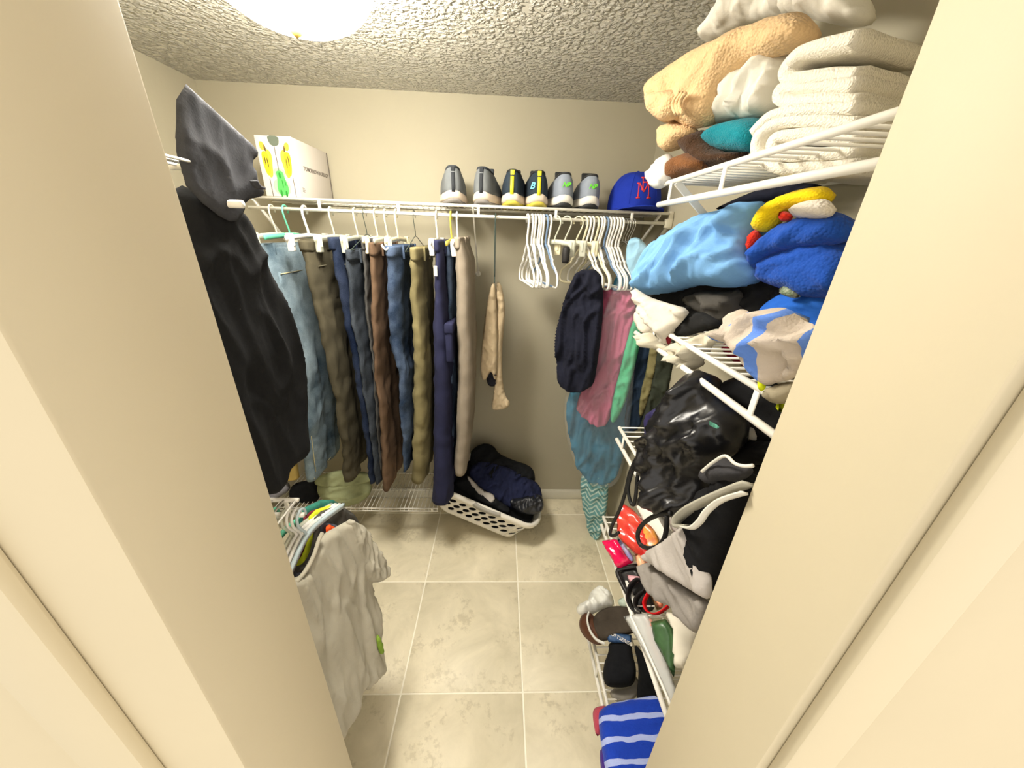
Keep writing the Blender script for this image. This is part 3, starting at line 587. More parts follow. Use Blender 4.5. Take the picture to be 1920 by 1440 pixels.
sneaker(sx(1011), 'black sneaker with yellow heel strip and blue letter mark, right shoe of the middle pair', S_black, S_cream, S_ysole, S_blk, S_yel, ('B', S_sky, .03), yaw=.02, H=.122, logo_at=(-.024, .062))
sneaker(sx(1061), 'silver grey sneaker with lime green heel letters, left shoe of the right pair', S_silver, S_white, S_blk, S_blk, None, ('NB', S_lime, .021), yaw=.02, H=.12, logo_at=(.002, .072))
sneaker(sx(1111), 'silver grey sneaker with lime green heel letters, right shoe of the right pair', S_silver, S_white, S_blk, S_blk, None, ('NB', S_lime, .021), yaw=-.04, H=.118, logo_at=(.002, .070))

# ------------------------------------------------------------------ blue cap on the back shelf
C_cap = M('royal_blue_twill', '1d36a8', .85, var=.12); C_red = M('red_embroidery', 'e8474a', .8, bump=.4, bs=700)
cx_, cy_, cz_ = at(1188, 380, 1, 1.62).x, 1.62, SZ + .012
ec = empty('baseball_cap', (cx_, cy_, cz_), 'royal blue baseball cap with red monogram at the right end of the back shelf', 'cap')
def dome_pt(az, el, k=1.0):
    r = math.cos(el) ** .75; return Vector((cx_ + .104 * k * r * math.sin(az), cy_ - .118 * k * r * math.cos(az) * (1 if abs(az) < 9 else 1), cz_ + .018 + .122 * k * math.sin(el) ** .92))
V, F = [], []; na, ne = 40, 14
for j in range(ne):
    for i in range(na): V.append(dome_pt(2 * math.pi * i / na, math.pi / 2 * j / ne))
for i in range(na): V.append(dome_pt(2 * math.pi * i / na, 0) + Vector((0, 0, -.018)))
top = len(V); V.append(dome_pt(0, math.pi / 2 - 1e-4))
for j in range(ne - 1):
    for i in range(na): F.append((j * na + i, j * na + (i + 1) % na, (j + 1) * na + (i + 1) % na, (j + 1) * na + i))
for i in range(na): F.append(((ne - 1) * na + i, (ne - 1) * na + (i + 1) % na, top)); F.append((ne * na + i, ne * na + (i + 1) % na, (i + 1) % na, i))
cr = build('crown', (V, F), C_cap, ec)
build('button', lathe([(.009, 0), (.008, .004), (.003, .007)], 14, (cx_, cy_, cz_ + .138)), C_cap, cr)
for k in range(3):
    az = k * math.pi / 3 + math.pi / 6
    build('panel_seam', tube([dome_pt(az, t, 1.003) for t in np.linspace(0, math.pi / 2, 12)] + [dome_pt(az + math.pi, t, 1.003) for t in np.linspace(math.pi / 2, 0, 12)], .0011, 5), C_cap, cr)
V, F = [], []; nu, nv = 22, 7
for s in (0, 1):
    for j in range(nv):
        for i in range(nu):
            a = (i / (nu - 1) - .5) * 2; rr = j / (nv - 1); az = a * 1.25
            p = dome_pt(az, 0) + Vector((0, 0, -.010)); out = Vector((math.sin(az) * .25, -math.cos(az), 0)) * .062 * rr * math.cos(a * 1.3) ** .5 if abs(a) < .999 else Vector((0, 0, 0))
            V.append(p + out + Vector((0, 0, -.004 - .020 * (a * a) * rr + .006 * rr - (.0035 if s else 0))))
for s in (0, 1):
    o_ = s * nu * nv
    for j in range(nv - 1):
        for i in range(nu - 1):
            q = (o_ + j * nu + i, o_ + j * nu + i + 1, o_ + (j + 1) * nu + i + 1, o_ + (j + 1) * nu + i); F.append(q if s == 0 else q[::-1])
for i in range(nu - 1): F.append(((nv - 1) * nu + i, (nv - 1) * nu + i + 1, nu * nv + (nv - 1) * nu + i + 1, nu * nv + (nv - 1) * nu + i))
build('brim', (V, F), C_cap, ec)
def cap_stroke(pts): return tube([dome_pt(a, e, 1.008) for a, e in pts], .0026, 6)
mono = [[(-.03, .78), (-.03, .36)], [(-.10, .78), (.17, .80)], [(.17, .80), (.17, .72)], [(-.03, .60), (.12, .61)], [(.12, .66), (.12, .56)], [(-.09, .37), (.03, .36)],
        [(-.17, .56), (-.16, .14)], [(-.24, .56), (-.12, .56)], [(-.22, .14), (-.10, .14)], [(-.14, .55), (.0, .30)], [(.0, .30), (.16, .56)], [(.17, .56), (.18, .14)], [(.13, .56), (.26, .57)], [(.12, .14), (.25, .15)]]
build('red_monogram', join(*[cap_stroke([(a * 1.15 - .06, e * 1.05) for a, e in s]) for s in mono]), C_red, cr)

# ------------------------------------------------------------------ white printed box on the back shelf
bw = M('white_card', 'cfc8c0', .6, 'card', var=.02, bump=0); ink = plastic('grey_ink', '6e665e', .7); inkd = plastic('dark_grey_ink', '5d6658', .6)
bx0, bx1, by0, by1, bz0, bz1 = -.893, -.764, 1.517, 1.795, SZ + .007, 1.887
eb = empty('gift_box', ((bx0 + bx1) / 2, (by0 + by1) / 2, bz0), 'white printed cardboard box with yellow and green toy pictures on the back shelf', 'box')
build('carton', rbox((bx0, by0, bz0), (bx1, by1, bz1), .0015), bw, eb, autosmooth=30)
build('lid_edge', rbox((bx1, by1 - .006, bz0), (bx1 + .002, by1, bz1), .0005), ink, eb)
W_, H_ = bx1 - bx0, bz1 - bz0
def face(pts, mat, nm, par, lift=.0006, smth=1):
    B = poly2([(bx0 + W_ * a, bz0 + H_ * c) for a, c in pts], .002, smth); n = len(B)
    V = [(x, by0 - lift, z) for x, z in B] + [(x, by0, z) for x, z in B]
    return build(nm, (V, [tuple(range(n))] + [(i, (i + 1) % n, n + (i + 1) % n, n + i) for i in range(n)]), mat, par, False)
face([(.36, 1.0), (.66, 1.0), (.66, .9), (.6, .84), (.42, .84), (.36, .92)], inkd, 'hang_tab', eb, .001, 1)
for pts in (((.5, .85), (.51, .44)), ((.2, .3), (.2, .0)), ((.86, .33), (.86, .0))):
    build('printed_line', rbox((bx0 + W_ * pts[0][0] - .0016, by0 - .0006, bz0 + H_ * pts[1][1]), (bx0 + W_ * pts[0][0] + .0016, by0, bz0 + H_ * pts[0][1]), .0002), ink, eb)
P_y = plastic('print_yellow', 'f2cf1e', .5); P_o = plastic('print_orange', 'e8a63c', .5); P_g = plastic('print_green', '4fc254', .5); P_lg = plastic('print_pale_green', '9ad69a', .5); P_dk = plastic('print_brown', '5a4a1c', .5); P_dg = plastic('print_dark_green', '237a2c', .5)
def toy(cx, cz, main, side, dk, flip, s=1.):
    o = face([(cx + a * flip * s, cz + c * s) for a, c in ((.02, .16), (.12, .13), (.15, .05), (.12, -.06), (.1, -.2), (.02, -.24), (-.04, -.1))], side, 'toy_shade', eb, .0005, 2)
    f = face([(cx + a * flip * s, cz + c * s) for a, c in ((-.07, .12), (.05, .12), (.08, 0), (.06, -.16), (.0, -.21), (-.05, -.16), (-.08, 0))], main, 'toy_picture', eb, .0009, 2)
    face([(cx + a * flip * s, cz + c * s) for a, c in ((-.09, .24), (.01, .24), (.03, .14), (-.07, .13))], side, 'toy_head', f, .0011, 1)
    for dx, dz in ((-.02, .0), (.03, -.03)): face([(cx + (dx + a) * flip * s, cz + (dz + c) * s) for a, c in ((-.012, .07), (.01, .07), (.014, -.06), (-.01, -.07))], dk, 'toy_detail', f, .0013, 1)
    face([(cx + a * flip * s, cz + c * s) for a, c in ((.02, .22), (.05, .15), (.04, .11), (.0, .14))], dk, 'toy_detail', f, .0013, 1)
toy(.2, .6, P_y, P_o, P_dk, 1, 1.25); toy(.8, .6, P_y, P_o, P_dk, -1, 1.25)
gcx, gcz = .52, .22
face([(gcx + a, gcz + c) for a, c in ((-.18, .26), (.12, .26), (.14, .15), (.1, .08), (.22, .02), (.24, -.12), (.12, -.2), (-.14, -.2), (-.26, -.1), (-.24, .04), (-.1, .08), (-.16, .15))], P_lg, 'toy_shade', eb, .0005, 2)
f_ = face([(gcx + a, gcz + c) for a, c in ((-.12, .22), (.08, .22), (.1, .1), (.16, -.02), (.17, -.14), (.08, -.2), (-.1, -.2), (-.16, -.1), (-.12, .04), (-.1, .1))], P_g, 'toy_picture', eb, .0009, 2)
for a, c, w, h in ((-.02, .14, .03, .05), (.02, .0, .014, .07), (.1, .02, .012, .06), (-.06, -.16, .03, .06), (.08, -.17, .03, .05)): face([(gcx + a - w, gcz + c + h), (gcx + a + w, gcz + c + h), (gcx + a + w, gcz + c - h), (gcx + a - w, gcz + c - h)], P_dg, 'toy_detail', f_, .0013, 1)
ft = bpy.data.curves.new('w', 'FONT'); ft.body = 'TOMORROW ALREADY'; ft.size = .0195; ft.extrude = .0002; ft.offset = .0007; ft.align_x = 'CENTER'
to = bpy.data.objects.new('t', ft); COL.objects.link(to); me = bpy.data.meshes.new_from_object(to.evaluated_get(bpy.context.evaluated_depsgraph_get())); bpy.data.objects.remove(to)
me.materials.append(ink); o = bpy.data.objects.new('printed_words', me); COL.objects.link(o); o.rotation_euler = (math.pi / 2, 0, math.pi / 2); o.location = (bx1 + .0004, (by0 + by1) / 2 + .02, bz0 + H_ * .5); put(o, eb)
for k in range(3): build('fine_print', rbox((bx1, by0 + .02, bz0 + .02 + k * .006), (bx1 + .0004, by0 + .036 + .004 * (k % 2), bz0 + .022 + k * .006), .0001), ink, eb, False)

# ------------------------------------------------------------------ left side: coats on the upper rod by the door
nX = (1, 0, 0)
C_black = M('black_wool', '17181a', .92, var=.25, vs=5); C_chr = M('charcoal_cotton', '3a3b40', .92, var=.18)
gco = 'dark clothes on the upper rod beside the door'
cloth('coat', 'long black coat hanging nearest the camera on the upper rod beside the door', 'coat', [(300, 330), (400, 372), (452, 400), (470, 455), (500, 520), (530, 590), (548, 655), (562, 735), (565, 800), (563, 842), (552, 864), (533, 878), (527, 905), (512, 928), (480, 930), (400, 800), (330, 600)], ((-.49, .7, 1.4), (1, -.05, 0)), .03, C_black, gco, fold=.007, wl=.1, ang=1.4, st=5, back=.9, R=.03)
ct_ = cloth('trousers', 'charcoal trousers with belt loops folded over the upper shelf beside the door', 'trousers', [(330, 140), (400, 205), (440, 240), (479, 279), (475, 300), (470, 324), (484, 340), (498, 362), (490, 369), (462, 374), (458, 400), (440, 420), (400, 400), (330, 330)], ((-.428, .7, 1.4), (1, -.12, .1)), .008, C_chr, fold=.004, wl=.06, ang=.9, st=3, back=.9, R=.012, sm=1)
build('belt_loop', tube(spline([x_ + Vector((.02, 0, 0)) for x_ in (at(452, 338, 0, -.43), at(460, 349, 0, -.43), at(469, 352, 0, -.43))], 4), 0, flat=(.004, .012, (1, 0, 0))), C_chr, ct_)
for k in range(3):
    x = -.60 - .11 * k
    cloth('coat', ['dark grey coat right behind the long black coat on the upper rod', 'dark navy coat, third on the upper rod beside the door', 'black jacket at the far left of the upper rod'][k], 'coat', [(.13, 1.6), (.2, 1.55), (.24, 1.46), (.22, 1.2), (.2, 1.06), (-.2, 1.06), (-.22, 1.2), (-.24, 1.46), (-.2, 1.55), (-.02, 1.61)], ((x, .655, 0), nX), .03, [C_chr, C_dnavy, C_black][k], gco, px=False, fold=.012, wl=.08, ang=1.5, st=5, back=.9, R=.03, seed=k * 3.1)

# ------------------------------------------------------------------ T-shirts on the lower rod by the door
C_lgrey = M('light_grey_jersey', 'aaa595', .9, var=.05, bs=400, wr=.15); C_orange = M('orange_jersey', 'd9501e', .9); C_slate = M('slate_jersey', '4a4d58', .9); C_teal = M('teal_jersey', '2e6e60', .9); C_maroon = M('maroon_jersey', '6a2430', .9); C_lime = M('lime_jersey', 'c6cf2c', .9); C_dg = M('dark_grey_jersey', '4d4a45', .9); C_gp = M('grass_green_jersey', '7c9a3a', .9)
nT = Vector((.985, 0, .17)); pT = (-.425, .7, .80)
ts = empty('t_shirt', atp(690, 1290, pT, nT), 'light grey T-shirt nearest the door jamb on the lower rod', 'shirt', 'T-shirts on the lower rod beside the door')
pillow('body', [(480, 1062), (520, 1080), (556, 1086), (575, 1062), (592, 1030), (604, 1002), (630, 988), (655, 974), (670, 985), (684, 1030), (690, 1075), (700, 1110), (709, 1150), (711, 1200), (719, 1245), (716, 1268), (697, 1284), (692, 1296), (683, 1290), (674, 1308), (666, 1330), (652, 1368), (630, 1400), (560, 1420), (440, 1400)], (pT, nT), .012, C_lgrey, ts, R=.02, fold=.008, wl=.07, ang=1.25, st=6, back=.6, sm=1, res=.01)
pillow('sleeve', [(650, 972), (668, 977), (686, 1000), (706, 1036), (727, 1070), (724, 1084), (714, 1092), (690, 1092), (680, 1070), (668, 1040), (656, 1000)], ((pT[0] + .012, .7, .80), nT), .016, C_lgrey, ts, R=.016, fold=.006, wl=.04, ang=1.0, back=.7, sm=1, res=.008)
build('collar', tube(spline([atp(u, v, (pT[0] + .012, .7, .80), nT) for u, v in ((555, 1092), (573, 1070), (588, 1042), (598, 1012), (604, 1000))], 5), .005, 8), C_lgrey, ts)
def small_shirt(x, col, label, dy=0., dz=0.):
    w = .165 + dy; hm = -.44 if dy > 0 else -.3
    return cloth('t_shirt', label, 'shirt', [(-.07, .08), (-.04, .03), (.0, .02), (.05, .05), (.075, .09), (w, .02), (w + .06, -.09), (w + .03, -.12), (w - .02, -.07), (w - .01, hm), (-w, hm), (-w + .01, -.08), (-w - .05, -.12), (-w - .08, -.09), (-w, .01)], ((x, .655, .80 + dz), nT), .004, col, 'T-shirts on the lower rod beside the door', px=False, fold=.005, wl=.06, ang=1.5, st=5, back=.9, R=.006, sm=1, seed=x * 40)
SH = [(-.446, C_orange, 'bright orange T-shirt behind the light grey one on the lower rod', -.05, -.03), (-.459, C_slate, 'slate grey T-shirt behind the orange one on the lower rod', -.04, -.02), (-.472, C_dg, 'dark grey T-shirt beside the lime one on the lower rod', .02, .0), (-.485, C_lime, 'lime yellow T-shirt on the lower rod beside the door', .02, .005), (-.50, C_maroon, 'maroon T-shirt on the lower rod beside the door', .02, .0), (-.52, C_teal, 'dark teal T-shirt farthest along the lower rod', .05, .005)]
for x, c, lb, dy, dz in SH: small_shirt(x, c, lb, dy, dz)
def shirt_hanger(x, mat, label, dz=0., dy=0., w=.19, yaw=0.):
    e = empty('shirt_hanger', (0, 0, 0), label, 'hanger', 'hangers on the lower rod beside the door')
    build('hook', tube(spline(hook_path(.018, .05), 3), .0034, 8), mat, e)
    build('shoulder_bar', tube(spline([(0, -w, -.145), (0, -w * .5, -.1), (0, 0, -.07), (0, w * .5, -.1), (0, w, -.145)], 5), 0, flat=(.007, .014, (0, 0, 1))), mat, e)
    e.location = (x, .652, .960); e.rotation_euler = (0, 0, yaw); return e
for x, mt, lb in ((-.466, plastic('pale_blue_plastic', 'b9c9cf', .35), 'pale grey blue hanger carrying the light grey T-shirt'), (-.478, white_pl, 'white hanger carrying the orange T-shirt'), (-.49, white_pl, 'white hanger carrying the slate T-shirt'), (-.502, clear_pl, 'clear hanger carrying the dark grey T-shirt'), (-.53, mint_pl, 'mint green hanger carrying the maroon T-shirt')):
    shirt_hanger(x, mt, lb)
cloth('garment_tag', 'grass green shirt hem peeking out below the light grey T-shirt', 'shirt', [(706, 1188), (712, 1192), (721, 1226), (712, 1228), (706, 1205)], ((-.40, .7, .80), nT), .006, C_gp, fold=.002)

# ------------------------------------------------------------------ things on the low back shelf
C_hat = M('pale_green_khaki', '9aa079', .9, var=.12, vs=12)
P1 = lambda y: ((-.7, y, .3), (.25, -.93, .28))
hat = empty('bucket_hat', at(650, 945, 1, 1.58), 'pale green khaki bucket hat lying on the low back shelf', 'hat')
pillow('crown', [(592, 912), (610, 898), (650, 892), (690, 893), (699, 912), (692, 932), (668, 945), (640, 949), (612, 942), (598, 928)], P1(1.6), .05, C_hat, hat, fold=.006, wl=.04, ang=.2, back=.6)
pillow('brim', [(585, 908), (600, 890), (640, 880), (690, 885), (702, 895), (694, 904), (650, 912), (610, 914)], P1(1.56), .015, C_hat, hat, fold=.004, wl=.04, ang=.2)
cloth('shoe', 'grey slipper behind the lower shelf rail beside the door', 'shoe', [(505, 925), (522, 912), (534, 903), (543, 905), (545, 916), (535, 926), (515, 937), (500, 938)], P1(1.70), .03, M('grey_rubber', '8b8a92', .7), fold=.001)
cloth('shoe_box', 'small mustard yellow box on the low back shelf below the jeans', 'box', [(533, 868), (556, 858), (562, 895), (556, 900), (536, 902)], P1(1.66), .02, M('mustard_card', 'b59a52', .7, 'card'), sm=0, R=.006, fold=.0)
cloth('bag', 'black bag lying on the low back shelf behind the hat', 'bag', [(545, 905), (600, 898), (604, 930), (590, 945), (540, 940)], P1(1.70), .03, C_black, fold=.006)

# ------------------------------------------------------------------ laundry basket
A0 = at(822, 952, 2, .205); B0 = at(956, 1008, 2, .035)
ex = (B0 - A0).normalized(); ey = Vector((0, 0, 1)).cross(ex).normalized(); ez = ex.cross(ey).normalized()
Lb, Wb, Hb, fl_ = .49, .25, .185, .05
org = A0 - ex * .02 - ez * .004
def bpt(a, b, h):      # a along length 0..1, b along width 0..1, h 0..1 : flared sides
    f = fl_ * h; return org + ex * (-f + a * (Lb + 2 * f)) + ey * (-f + b * (Wb + 2 * f)) + ez * (Hb * h)
def peri(n=96, r=.075):
    """rounded rectangle in (a, b) with arc length"""
    L, W = Lb, Wb; pts = []
    for cx, cy, a0 in ((L - r, r, -90), (L - r, W - r, 0), (r, W - r, 90), (r, r, 180)):
        for k in range(9): t = math.radians(a0 + k * 90 / 8); pts.append((cx + r * math.cos(t), cy + r * math.sin(t)))
    q = np.array(pts + pts[:1]); d = np.r_[0, np.cumsum(np.hypot(*np.diff(q, axis=0).T))]
    return q, d
PQ, PD = peri(); PT = PD[-1]
def wall(s, h):
    s = s % PT; a = np.interp(s, PD, PQ[:, 0]) / Lb; b_ = np.interp(s, PD, PQ[:, 1]) / Wb; return bpt(a, b_, h)
ek = empty('laundry_basket', org + ex * Lb / 2 + ey * Wb / 2, 'white plastic laundry basket with oval holes tilted against the low shelf', 'basket')
holes = []; hp = PT / 27
for rI in range(3):
    for k in range(27): holes.append(((k + .5 + (rI % 2) * .5) * hp, .24 + rI * .2))
rx, rh = .0175, .082
BV = []; 
for s in np.linspace(0, PT, 150): BV.append((s, 0.))
for s in np.linspace(PT, 0, 150): BV.append((s, 1.))
vs_ = [Vector(q) for q in BV]; es_ = []; nb = len(vs_)
hl = []
for (hs, hh) in holes:
    if hs + rx > PT or hs - rx < 0: continue
    k0 = len(vs_)
    for k in range(12):
        t = 2 * math.pi * k / 12; vs_.append(Vector((hs + rx * math.cos(t), hh + rh * math.sin(t) + .035 * math.cos(t))))
    es_ += [(k0 + k, k0 + (k + 1) % 12) for k in range(12)]; hl.append((hs, hh))
for s in np.arange(.01, PT, .016):
    for h in (.06, .86, .94): vs_.append(Vector((s, h)))
ov, oe, of, *_ = delaunay_2d_cdt(vs_, es_, [list(range(nb))], 1, 1e-6)
HLa = np.array(hl); F = []
for t in of:
    c = sum((ov[k] for k in t), Vector((0, 0))) / 3
    dx = (c.x - HLa[:, 0]) / rx; dy = (c.y - .035 * dx - HLa[:, 1]) / rh
    if ((dx * dx + dy * dy) < .93).any(): continue
    F.append(tuple(t))
mat_bk = plastic('basket_plastic', 'ece7dc', .45)
wl_ = build('basket_wall', ([wall(q.x, q.y) for q in ov], F), mat_bk, ek); sd = wl_.modifiers.new('s', 'SOLIDIFY'); sd.thickness = .0028
build('basket_floor', ([wall(s, 0) for s in np.linspace(0, PT, 60)[:-1]] + [wall(s, 0) - ez * .003 for s in np.linspace(0, PT, 60)[:-1]], [tuple(range(59)), tuple(range(59, 118))[::-1]] + [(k, (k + 1) % 59, 59 + (k + 1) % 59, 59 + k) for k in range(59)]), mat_bk, ek)
cc = org + ex * Lb / 2 + ey * Wb / 2
V, F = [], []; nS = 120; prof = [(-.002, -.022), (.012, -.024), (.017, -.008), (.014, .006), (.002, .009), (-.004, .0)]
for k in range(nS):
    s = PT * k / nS; p = wall(s, 1.); out = (p - cc); out = (out - ez * out.dot(ez)).normalized()
    dip = .022 * math.exp(-((s - (PD[-1] - .0) * 0.0) / 1e9) ** 2) * 0
    for o_, z_ in prof: V.append(p + out * o_ + ez * z_)
for k in range(nS):
    for j in range(6): F.append((k * 6 + j, k * 6 + (j + 1) % 6, ((k + 1) % nS) * 6 + (j + 1) % 6, ((k + 1) % nS) * 6 + j))
build('rim', (V, F), mat_bk, ek)
ms = bpt(.5, 0, 1.) - ey * .015; build('handle_recess', tube(spline([ms - ex * .075 + ez * .004, ms - ex * .05 - ez * .006, ms - ez * .008, ms + ex * .05 - ez * .006, ms + ex * .075 + ez * .004], 5), 0, flat=(.004, .028, ez)), plastic('grey_handle', 'a8a49c', .5), ek)
V, F = [], []; nS = 48
for h in (.03, .1, .4, .7, .86):
    for k in range(nS):
        p = wall(PT * k / nS, h); c = cc + ez * (Hb * h); q = p + (c - p).normalized() * (.014 + .004 * nz(p.x * 30, p.y * 30, h * 9)); V.append(q + ez * (.012 * nz(p.x * 14, p.y * 14, 4.) * (h > .8)))
for j in range(4):
    for k in range(nS): F.append((j * nS + k, j * nS + (k + 1) % nS, (j + 1) * nS + (k + 1) % nS, (j + 1) * nS + k))
F.append(tuple(range(nS))[::-1]); F.append(tuple(4 * nS + k for k in range(nS)))
fo_ = build('laundry', (V, F), C_black); fo_.location = cc; fo_.data.transform(Matrix.Translation(-cc)); prop(fo_, 'black clothes packed inside the basket, showing through its oval holes', 'clothes', 'dark laundry heaped in the white basket')
nL = (.0, -.75, .66); PLn = lambda x, y, z: ((x, y, z), nL)
gb = 'dark laundry heaped in the white basket'
cloth('laundry', 'black garment at the back of the laundry heap by the wall', 'clothes', [(880, 850), (893, 836), (912, 830), (928, 838), (934, 850), (960, 862), (992, 872), (1002, 884), (1004, 905), (985, 925), (930, 925), (885, 900)], PLn(-.05, 1.66, .36), .05, C_black, gb, fold=.014, wl=.05, ang=.6, sm=1)
cloth('laundry', 'navy garment in the middle of the laundry heap', 'clothes', [(878, 875), (905, 862), (945, 872), (990, 895), (1012, 908), (1018, 935), (1012, 958), (985, 962), (950, 952), (915, 935), (880, 912)], PLn(-.02, 1.58, .32), .045, M('dark_navy_jersey', '1f2440', .9, var=.3), gb, fold=.016, wl=.045, ang=.8, sm=1, seed=4)
cloth('laundry', 'black sweater at the left front of the laundry heap', 'clothes', [(848, 900), (872, 893), (905, 915), (935, 938), (960, 955), (950, 966), (915, 950), (880, 935), (852, 915)], PLn(-.1, 1.52, .32), .03, C_black, gb, fold=.010, wl=.04, ang=-.5, sm=1, seed=6)
cloth('laundry', 'black shiny shorts at the right front of the laundry heap', 'clothes', [(950, 935), (985, 930), (1014, 925), (1021, 945), (1016, 960), (995, 966), (965, 960)], PLn(.1, 1.47, .26), .03, M('black_satin', '1a1c22', .4, var=.2, spec=.5), gb, fold=.010, wl=.03, ang=.9, sm=1, seed=8)
cloth('sock', 'pale grey sock hanging out over the basket rim', 'sock', [(874, 890), (882, 895), (905, 920), (926, 926), (929, 938), (922, 946), (905, 938), (899, 930), (880, 908)], PLn(-.1, 1.49, .32), .012, M('pale_grey_cotton', 'b9b2aa', .9), fold=.004, wl=.03, ang=-.8, sm=1)

# ------------------------------------------------------------------ right wall shelves
nF = (-.957, -.29, 0.)
def FX(x=.345, z=1.3, tilt=.08): return ((x, .5, z), (-1, -.06, tilt))
def FR(d=0., z=1.5, tilt=0.):       # plane along the shelf fronts, d = metres deeper into the shelf
    n = Vector(nF); return ((.405 + .957 * d, .8 + .29 * d, z), (n.x, n.y, tilt))
T_tan = M('tan_terry', 'd6b588', .95, 'terry', var=.10, vs=14, bump=1., bs=210); T_white = M('white_terry', 'e6e0d0', .95, 'terry', var=.04, bump=.8, bs=330); T_linen = M('white_linen', 'd9d5c8', .9, var=.05); T_teal = M('teal_terry', '12808f', .95, 'terry', var=.15, bump=.9, bs=330)
T_dbr = M('dark_brown_terry', '46301f', .95, 'terry', var=.2, bump=.9, bs=330); T_lbr = M('light_brown_terry', '7d5230', .95, 'terry', var=.2, bump=.9, bs=330); T_wsat = M('white_sheet', 'e4e2de', .8, var=.04)
gt = 'towels and linen on the top right shelf'
cloth('bed_sheet', 'white sheet heaped on top of the tan towel near the ceiling', 'linen', [(1320, 86), (1336, 48), (1372, 10), (1395, -30), (1470, -70), (1580, -60), (1640, 0), (1620, 60), (1540, 40), (1495, 32), (1440, 30), (1392, 52), (1352, 76)], FR(.10, 1.9), .03, T_linen, gt, fold=.02, wl=.06, ang=.6, st=4, back=1.2)
tt = empty('towel', at(1300, 285, 0, .45), 'big fluffy tan towel folded on the top right shelf', 'towel', gt)
pillow('towel_body', [(1222, 190), (1228, 158), (1240, 143), (1275, 118), (1312, 92), (1352, 72), (1400, 50), (1470, 24), (1510, 20), (1535, 55), (1500, 85), (1465, 105), (1436, 112), (1402, 120), (1384, 142), (1365, 158), (1352, 195), (1336, 225), (1318, 240), (1292, 243), (1272, 228), (1242, 232), (1226, 215)], FR(.02, 1.85), .045, T_tan, tt, fold=.007, wl=.07, ang=.55, st=2, back=1.2, R=.05, nmax=2600)
pillow('lower_fold', [(1240, 270), (1240, 240), (1262, 226), (1292, 230), (1306, 244), (1296, 258), (1276, 270), (1256, 287), (1244, 284)], FR(.015, 1.8), .03, T_tan, tt, fold=.004, wl=.04, back=1.2)
pillow('side_fold', [(1219, 205), (1218, 178), (1232, 168), (1262, 166), (1280, 176), (1282, 196), (1274, 220), (1246, 230), (1228, 222)], FR(-.02, 1.8), .028, T_tan, tt, fold=.004, wl=.04, back=.8)
for k in range(3): build('inner_fold', tube(spline([atp(u + 6 * k, v, (FR(-.045)[0][0], .8 - .012, 1.8), Vector(nF)) for u, v in ((1274, 174), (1265, 186), (1262, 200), (1268, 214))], 5), .004, 6), T_tan, tt)
cloth('linen', 'pale grey white cloth tucked beneath the tan towel', 'linen', [(1330, 226), (1344, 196), (1362, 156), (1400, 116), (1448, 98), (1490, 100), (1470, 150), (1455, 184), (1445, 208), (1408, 226), (1372, 224), (1348, 236)], FR(.05, 1.8), .03, T_linen, gt, fold=.02, wl=.05, ang=1.0, st=4, back=1.5)
cloth('towel', 'teal terry towel between the brown towel and the white towel', 'towel', [(1321, 270), (1330, 246), (1362, 226), (1430, 216), (1440, 250), (1425, 284), (1400, 288), (1372, 286), (1344, 282)], FR(.04, 1.8), .035, T_teal, gt, fold=.006, wl=.05, back=2.)
cloth('towel', 'dark brown terry towel under the teal towel', 'towel', [(1276, 272), (1296, 250), (1324, 240), (1336, 270), (1350, 284), (1384, 286), (1410, 284), (1400, 296), (1358, 308), (1322, 316), (1304, 304)], FR(.03, 1.75), .03, T_dbr, gt, fold=.006, wl=.05, back=2.)
cloth('towel', 'light brown terry towel at the end of the top right shelf', 'towel', [(1254, 334), (1258, 306), (1272, 292), (1290, 284), (1308, 294), (1328, 312), (1304, 322), (1278, 330), (1260, 338)], FR(.005, 1.75), .03, T_lbr, gt, fold=.006, wl=.04, back=1.5)
cloth('pillow_case', 'white pillow case drooping over the far end of the top right shelf', 'linen', [(1206, 332), (1232, 300), (1246, 288), (1260, 290), (1266, 302), (1260, 322), (1254, 346), (1236, 356), (1220, 351), (1213, 338)], FR(-.005, 1.75), .014, T_wsat, gt, fold=.008, wl=.035, ang=.9, sm=1)
def fold_sweep(paths, pl, th, depth, mat, nm, par, seed=0., jit=.0015):
    a, b, n = basis(pl[1]); p0 = Vector(pl[0])
    for k, pth in enumerate(paths):
        pts = spline([atp(u, v, p0, n) for u, v in pth], 7); V, F = [], []; m = len(pts); nd = 9
        L_, R_ = [], []
        for i, p in enumerate(pts):
            t = (pts[min(m - 1, i + 1)] - pts[max(0, i - 1)]).normalized(); s = n.cross(t).normalized()
            L_.append(p + s * th / 2); R_.append(p - s * th / 2)
        def cap(p, p2, k_=4):
            c = (p + p2) / 2; return c
        loop = L_ + R_[::-1]; q = len(loop)
        for d in range(nd):
            f = d / (nd - 1); rnd = -.006 * (1 - min(1, min(f, 1 - f) * 8)) 
            for i, p in enumerate(loop):
                c = pts[i] if i < m else pts[2 * m - 1 - i]; dirv = (p - c)
                V.append(c + dirv * (1 + rnd * 60) - n * depth * f + Vector((nz(p.x * 30, p.z * 30, f * 5 + seed), 0, nz(p.y * 30, p.z * 30, f * 5 + 3 + seed))) * jit)
        for d in range(nd - 1):
            for i in range(q): F.append((d * q + i, d * q + (i + 1) % q, (d + 1) * q + (i + 1) % q, (d + 1) * q + i))
        for i in range(m - 1):
            F.append((i, i + 1, q - 2 - i, q - 1 - i)); o_ = (nd - 1) * q; F.append((o_ + q - 1 - i, o_ + q - 2 - i, o_ + i + 1, o_ + i))
        build(nm, (V, F), mat, par)
wt = empty('towel', at(1470, 325, 0, .45), 'thick white towel rolled in folds at the front of the top right shelf', 'towel', gt)
